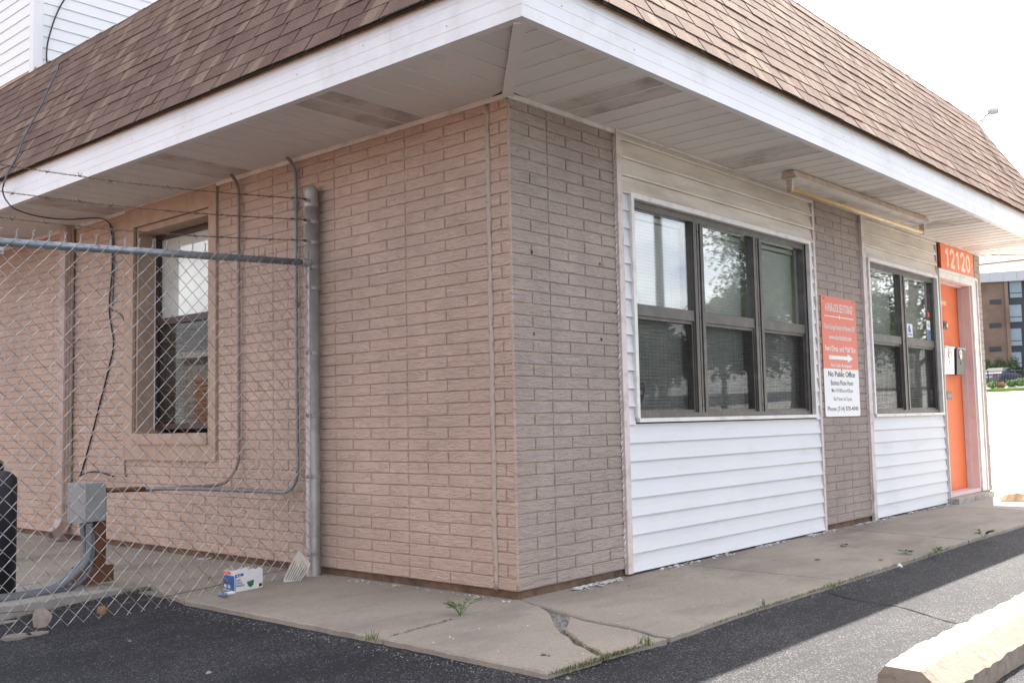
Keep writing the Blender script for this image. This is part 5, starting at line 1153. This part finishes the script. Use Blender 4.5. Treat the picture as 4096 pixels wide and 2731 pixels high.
for v in (1207, 1301, 1395.5):
    s0, z0 = H(3959, v+10); s1, z1 = H(4004, v-10); g_ = hbox(s0, s1, z0, z1, .002, .06, 'hotel_dark', 'vent')
for (v0, v1) in ((1190, 1122), (1287, 1217), (1382, 1312), (1470, 1407)):
    for rep in range(4):
        s0, z0 = H(4043, v0); s1, z1 = H(4087, v1); s0 += rep*1.7; s1 += rep*1.7; zm = z0+(z1-z0)*.28
        wf = hbox(s0-.08, s1+.08, z0-.08, z1+.08, -.349, -.30, 'hotel_dark', 'window'); hbox(s0, s1, zm+.04, z1, -.299, -.27, 'hotel_pane', 'pane', wf); hbox(s0, s1, z0, zm-.04, -.299, -.27, 'hotel_pane', 'pane', wf)
hc = far(3960, 1490, 106); t = thing('hedge', (hc.x, hc.y, 3.0), 'clipped dark green hedge against the hotel wall', 'hedge'); mb = MB()
for k_ in range(5): leaves(mb, hc+VS*(-2.6+k_*1.15)+Vector((0, 0, 4.45-hc.z)), (1.0, .8, 1.75), 1300, .10)
build(mb, 'foliage', 'hedge', t); build(MB().tube([(hc.x, hc.y, 3.0), (hc.x, hc.y, 4.5)], .08, 6), 'stem', 'bark', t)
# white canopy past the far end of the office
cn0 = [pZ(u, v, 4.1) for u, v in ((3890, 1093), (4330, 1062))]; ct = thing('white_canopy', tuple((cn0[0]+cn0[1])/2+Vector((0, 0, -4))), 'white panelled canopy past the far corner of the office', 'canopy')
e1 = (cn0[1]-cn0[0]); bk = Vector((-e1.y, e1.x, 0)).normalized(); bk = -bk if bk.dot(Vector((CAM[0], CAM[1], 0))-Vector((cn0[0].x, cn0[0].y, 0))) < 0 else bk
for i in range(6): build(MB().obox(cn0[0]+e1*(i/6)+Vector((0, 0, .0)), e1*(1/6-.004), bk*3.2+e1*.06, (0, 0, .05)), 'ceiling_panel', 'canopy_white', ct)
build(MB().obox(cn0[0]-bk*.08, e1, bk*.078, (0, 0, .4)), 'edge', 'canopy_white', ct)
for f_ in (.08, .92):
    p_ = cn0[0]+e1*f_+bk*.5; gz_ = ground(p_.x, p_.y); 
    if f_ > .5: build(MB().tube([(p_.x, p_.y, gz_), (p_.x, p_.y, 4.1)], .08, 12), 'column', 'canopy_white', ct)

# ================================================================== ACROSS THE STREET (seen in the glass)
def tree(c, h, r, n_, label, size=.052):
    c = Vector(c); c.z = ground(c.x, c.y); t = thing('street_tree', tuple(c), label, 'tree', 'trees across the lot'); mb = MB()
    mb.tube([c, c+Vector((.05, .03, h*.25)), c+Vector((.1, .0, h*.5)), c+Vector((.05, .05, h*.85))], [.2, .15, .11, .03], 8); fol = MB()
    for k_ in range(11):
        a = R_.uniform(0, 6.283); zz = h*R_.uniform(.32, .9); rr = r*R_.uniform(.3, .75)*(1.15-.6*(zz/h)); q_ = c+Vector((math.cos(a)*rr, math.sin(a)*rr, zz)); mb.tube([c+Vector((.05, 0, zz*.6)), q_], [.07, .02], 6)
        leaves(fol, q_, (r*.5, r*.5, r*.42), n_//11, size, .15)
    build(mb, 'trunk', 'bark', t); build(fol, 'crown', 'tree_leaf', t)
MC = Vector((CAM[0], -CAM[1], 0))
def mir(az, D): return MC+Vector((math.cos(math.radians(az)), -math.sin(math.radians(az)), 0))*D
tree(mir(25.5, 25), 6.4, 2.7, 26000, 'dense street tree mirrored in the large window'); tree(mir(19.5, 29), 6.6, 2.6, 24000, 'street tree mirrored in the window beside the door')
for az, D, h, r, lb in ((37, 62, 6.8, 4.2, 'left far tree across the street'), (33.5, 66, 6.0, 4.0, 'middle far tree across the street'), (41, 58, 5.5, 4.0, 'far tree across the street left of the others'), (29.5, 60, 6.2, 4., 'right far tree across the street')): tree(mir(az, D), h, r, 2600, lb, .3)
pc = mir(32.8, 34); o = thing('utility_pole', (pc.x, pc.y, ground(pc.x, pc.y)), 'tall dark utility pole mirrored in the large window', 'pole'); build(MB().tube([(pc.x, pc.y, -.1), (pc.x, pc.y, 12.5)], [.17, .12], 12), 'shaft', 'pole_wood', o); build(MB().obox((pc.x-.9, pc.y-.06, 11.4), (1.8, 0, 0), (0, .12, 0), (0, 0, .12)), 'crossarm', 'pole_wood', o)

# ================================================================== STORAGE ROW BESIDE THE LOT (behind the camera's left; its sunlit doors warm the shaded wall)
simple('roller_orange', (.50, .21, .11), .5, .1, 2); simple('block_wall', (.46, .41, .36), .9, .1, 2)
so = thing('storage_row', (-15, 8, -.1), 'row of tan storage units with orange roll-up doors facing the side wall', 'building')
build(B(-19, -13.0, -3, 26, -.2, 3.1), 'wall', 'block_wall', so); build(B(-19.2, -12.8, -3.2, 26.2, 3.102, 3.3), 'roof_edge', 'fascia', so)
for i in range(9):
    y0 = -2.4+i*3.15; mb = B(-13.0, -12.985, y0, y0+2.5, -.12, 2.45)
    for k in range(17): mb.prism([(-12.985, y0, -.1+k*.15), (-12.965, y0, -.06+k*.15), (-12.965, y0, .0+k*.15), (-12.985, y0, .035+k*.15)], (0, 2.5, 0))
    build(mb, 'roll_up_door', 'roller_orange', so)
# scuffed patch on the lower siding by the door
mb = MB(); c0_ = pY(3690, 2085, -.018)
for i in range(26):
    a = R_.uniform(0, 6.283); p_ = c0_+Vector((R_.gauss(0, .06), 0, R_.gauss(0, .055))); L_ = R_.uniform(.006, .03); d_ = Vector((math.cos(a), 0, math.sin(a)))*L_; nn = Vector((-d_.z, 0, d_.x)).normalized()*R_.uniform(.0006, .002)
    p_.y = -.0178-.0001*i; mb.quad(p_-nn, p_+d_-nn*.3, p_+d_+nn*.3, p_+nn)
build(mb, 'scuff_mark', 'grey_leaf', bld)['kind'] = 'stuff'

for k in range(15):
    x = -.5+k*.62+R_.uniform(-.1, .1); build(MB().lathe((x, -.7925, R_.uniform(2.76, 2.90)), [(.004, 0), (.004, .0012), (.002, .002)], 7, (0, -1, 0)), 'nail_head', 'galv', bld)
    if k < 12: build(MB().lathe((-.7925, -.4+k*.6+R_.uniform(-.1, .1), R_.uniform(2.76, 2.90)), [(.004, 0), (.004, .0012), (.002, .002)], 7, (-1, 0, 0)), 'nail_head', 'galv', bld)
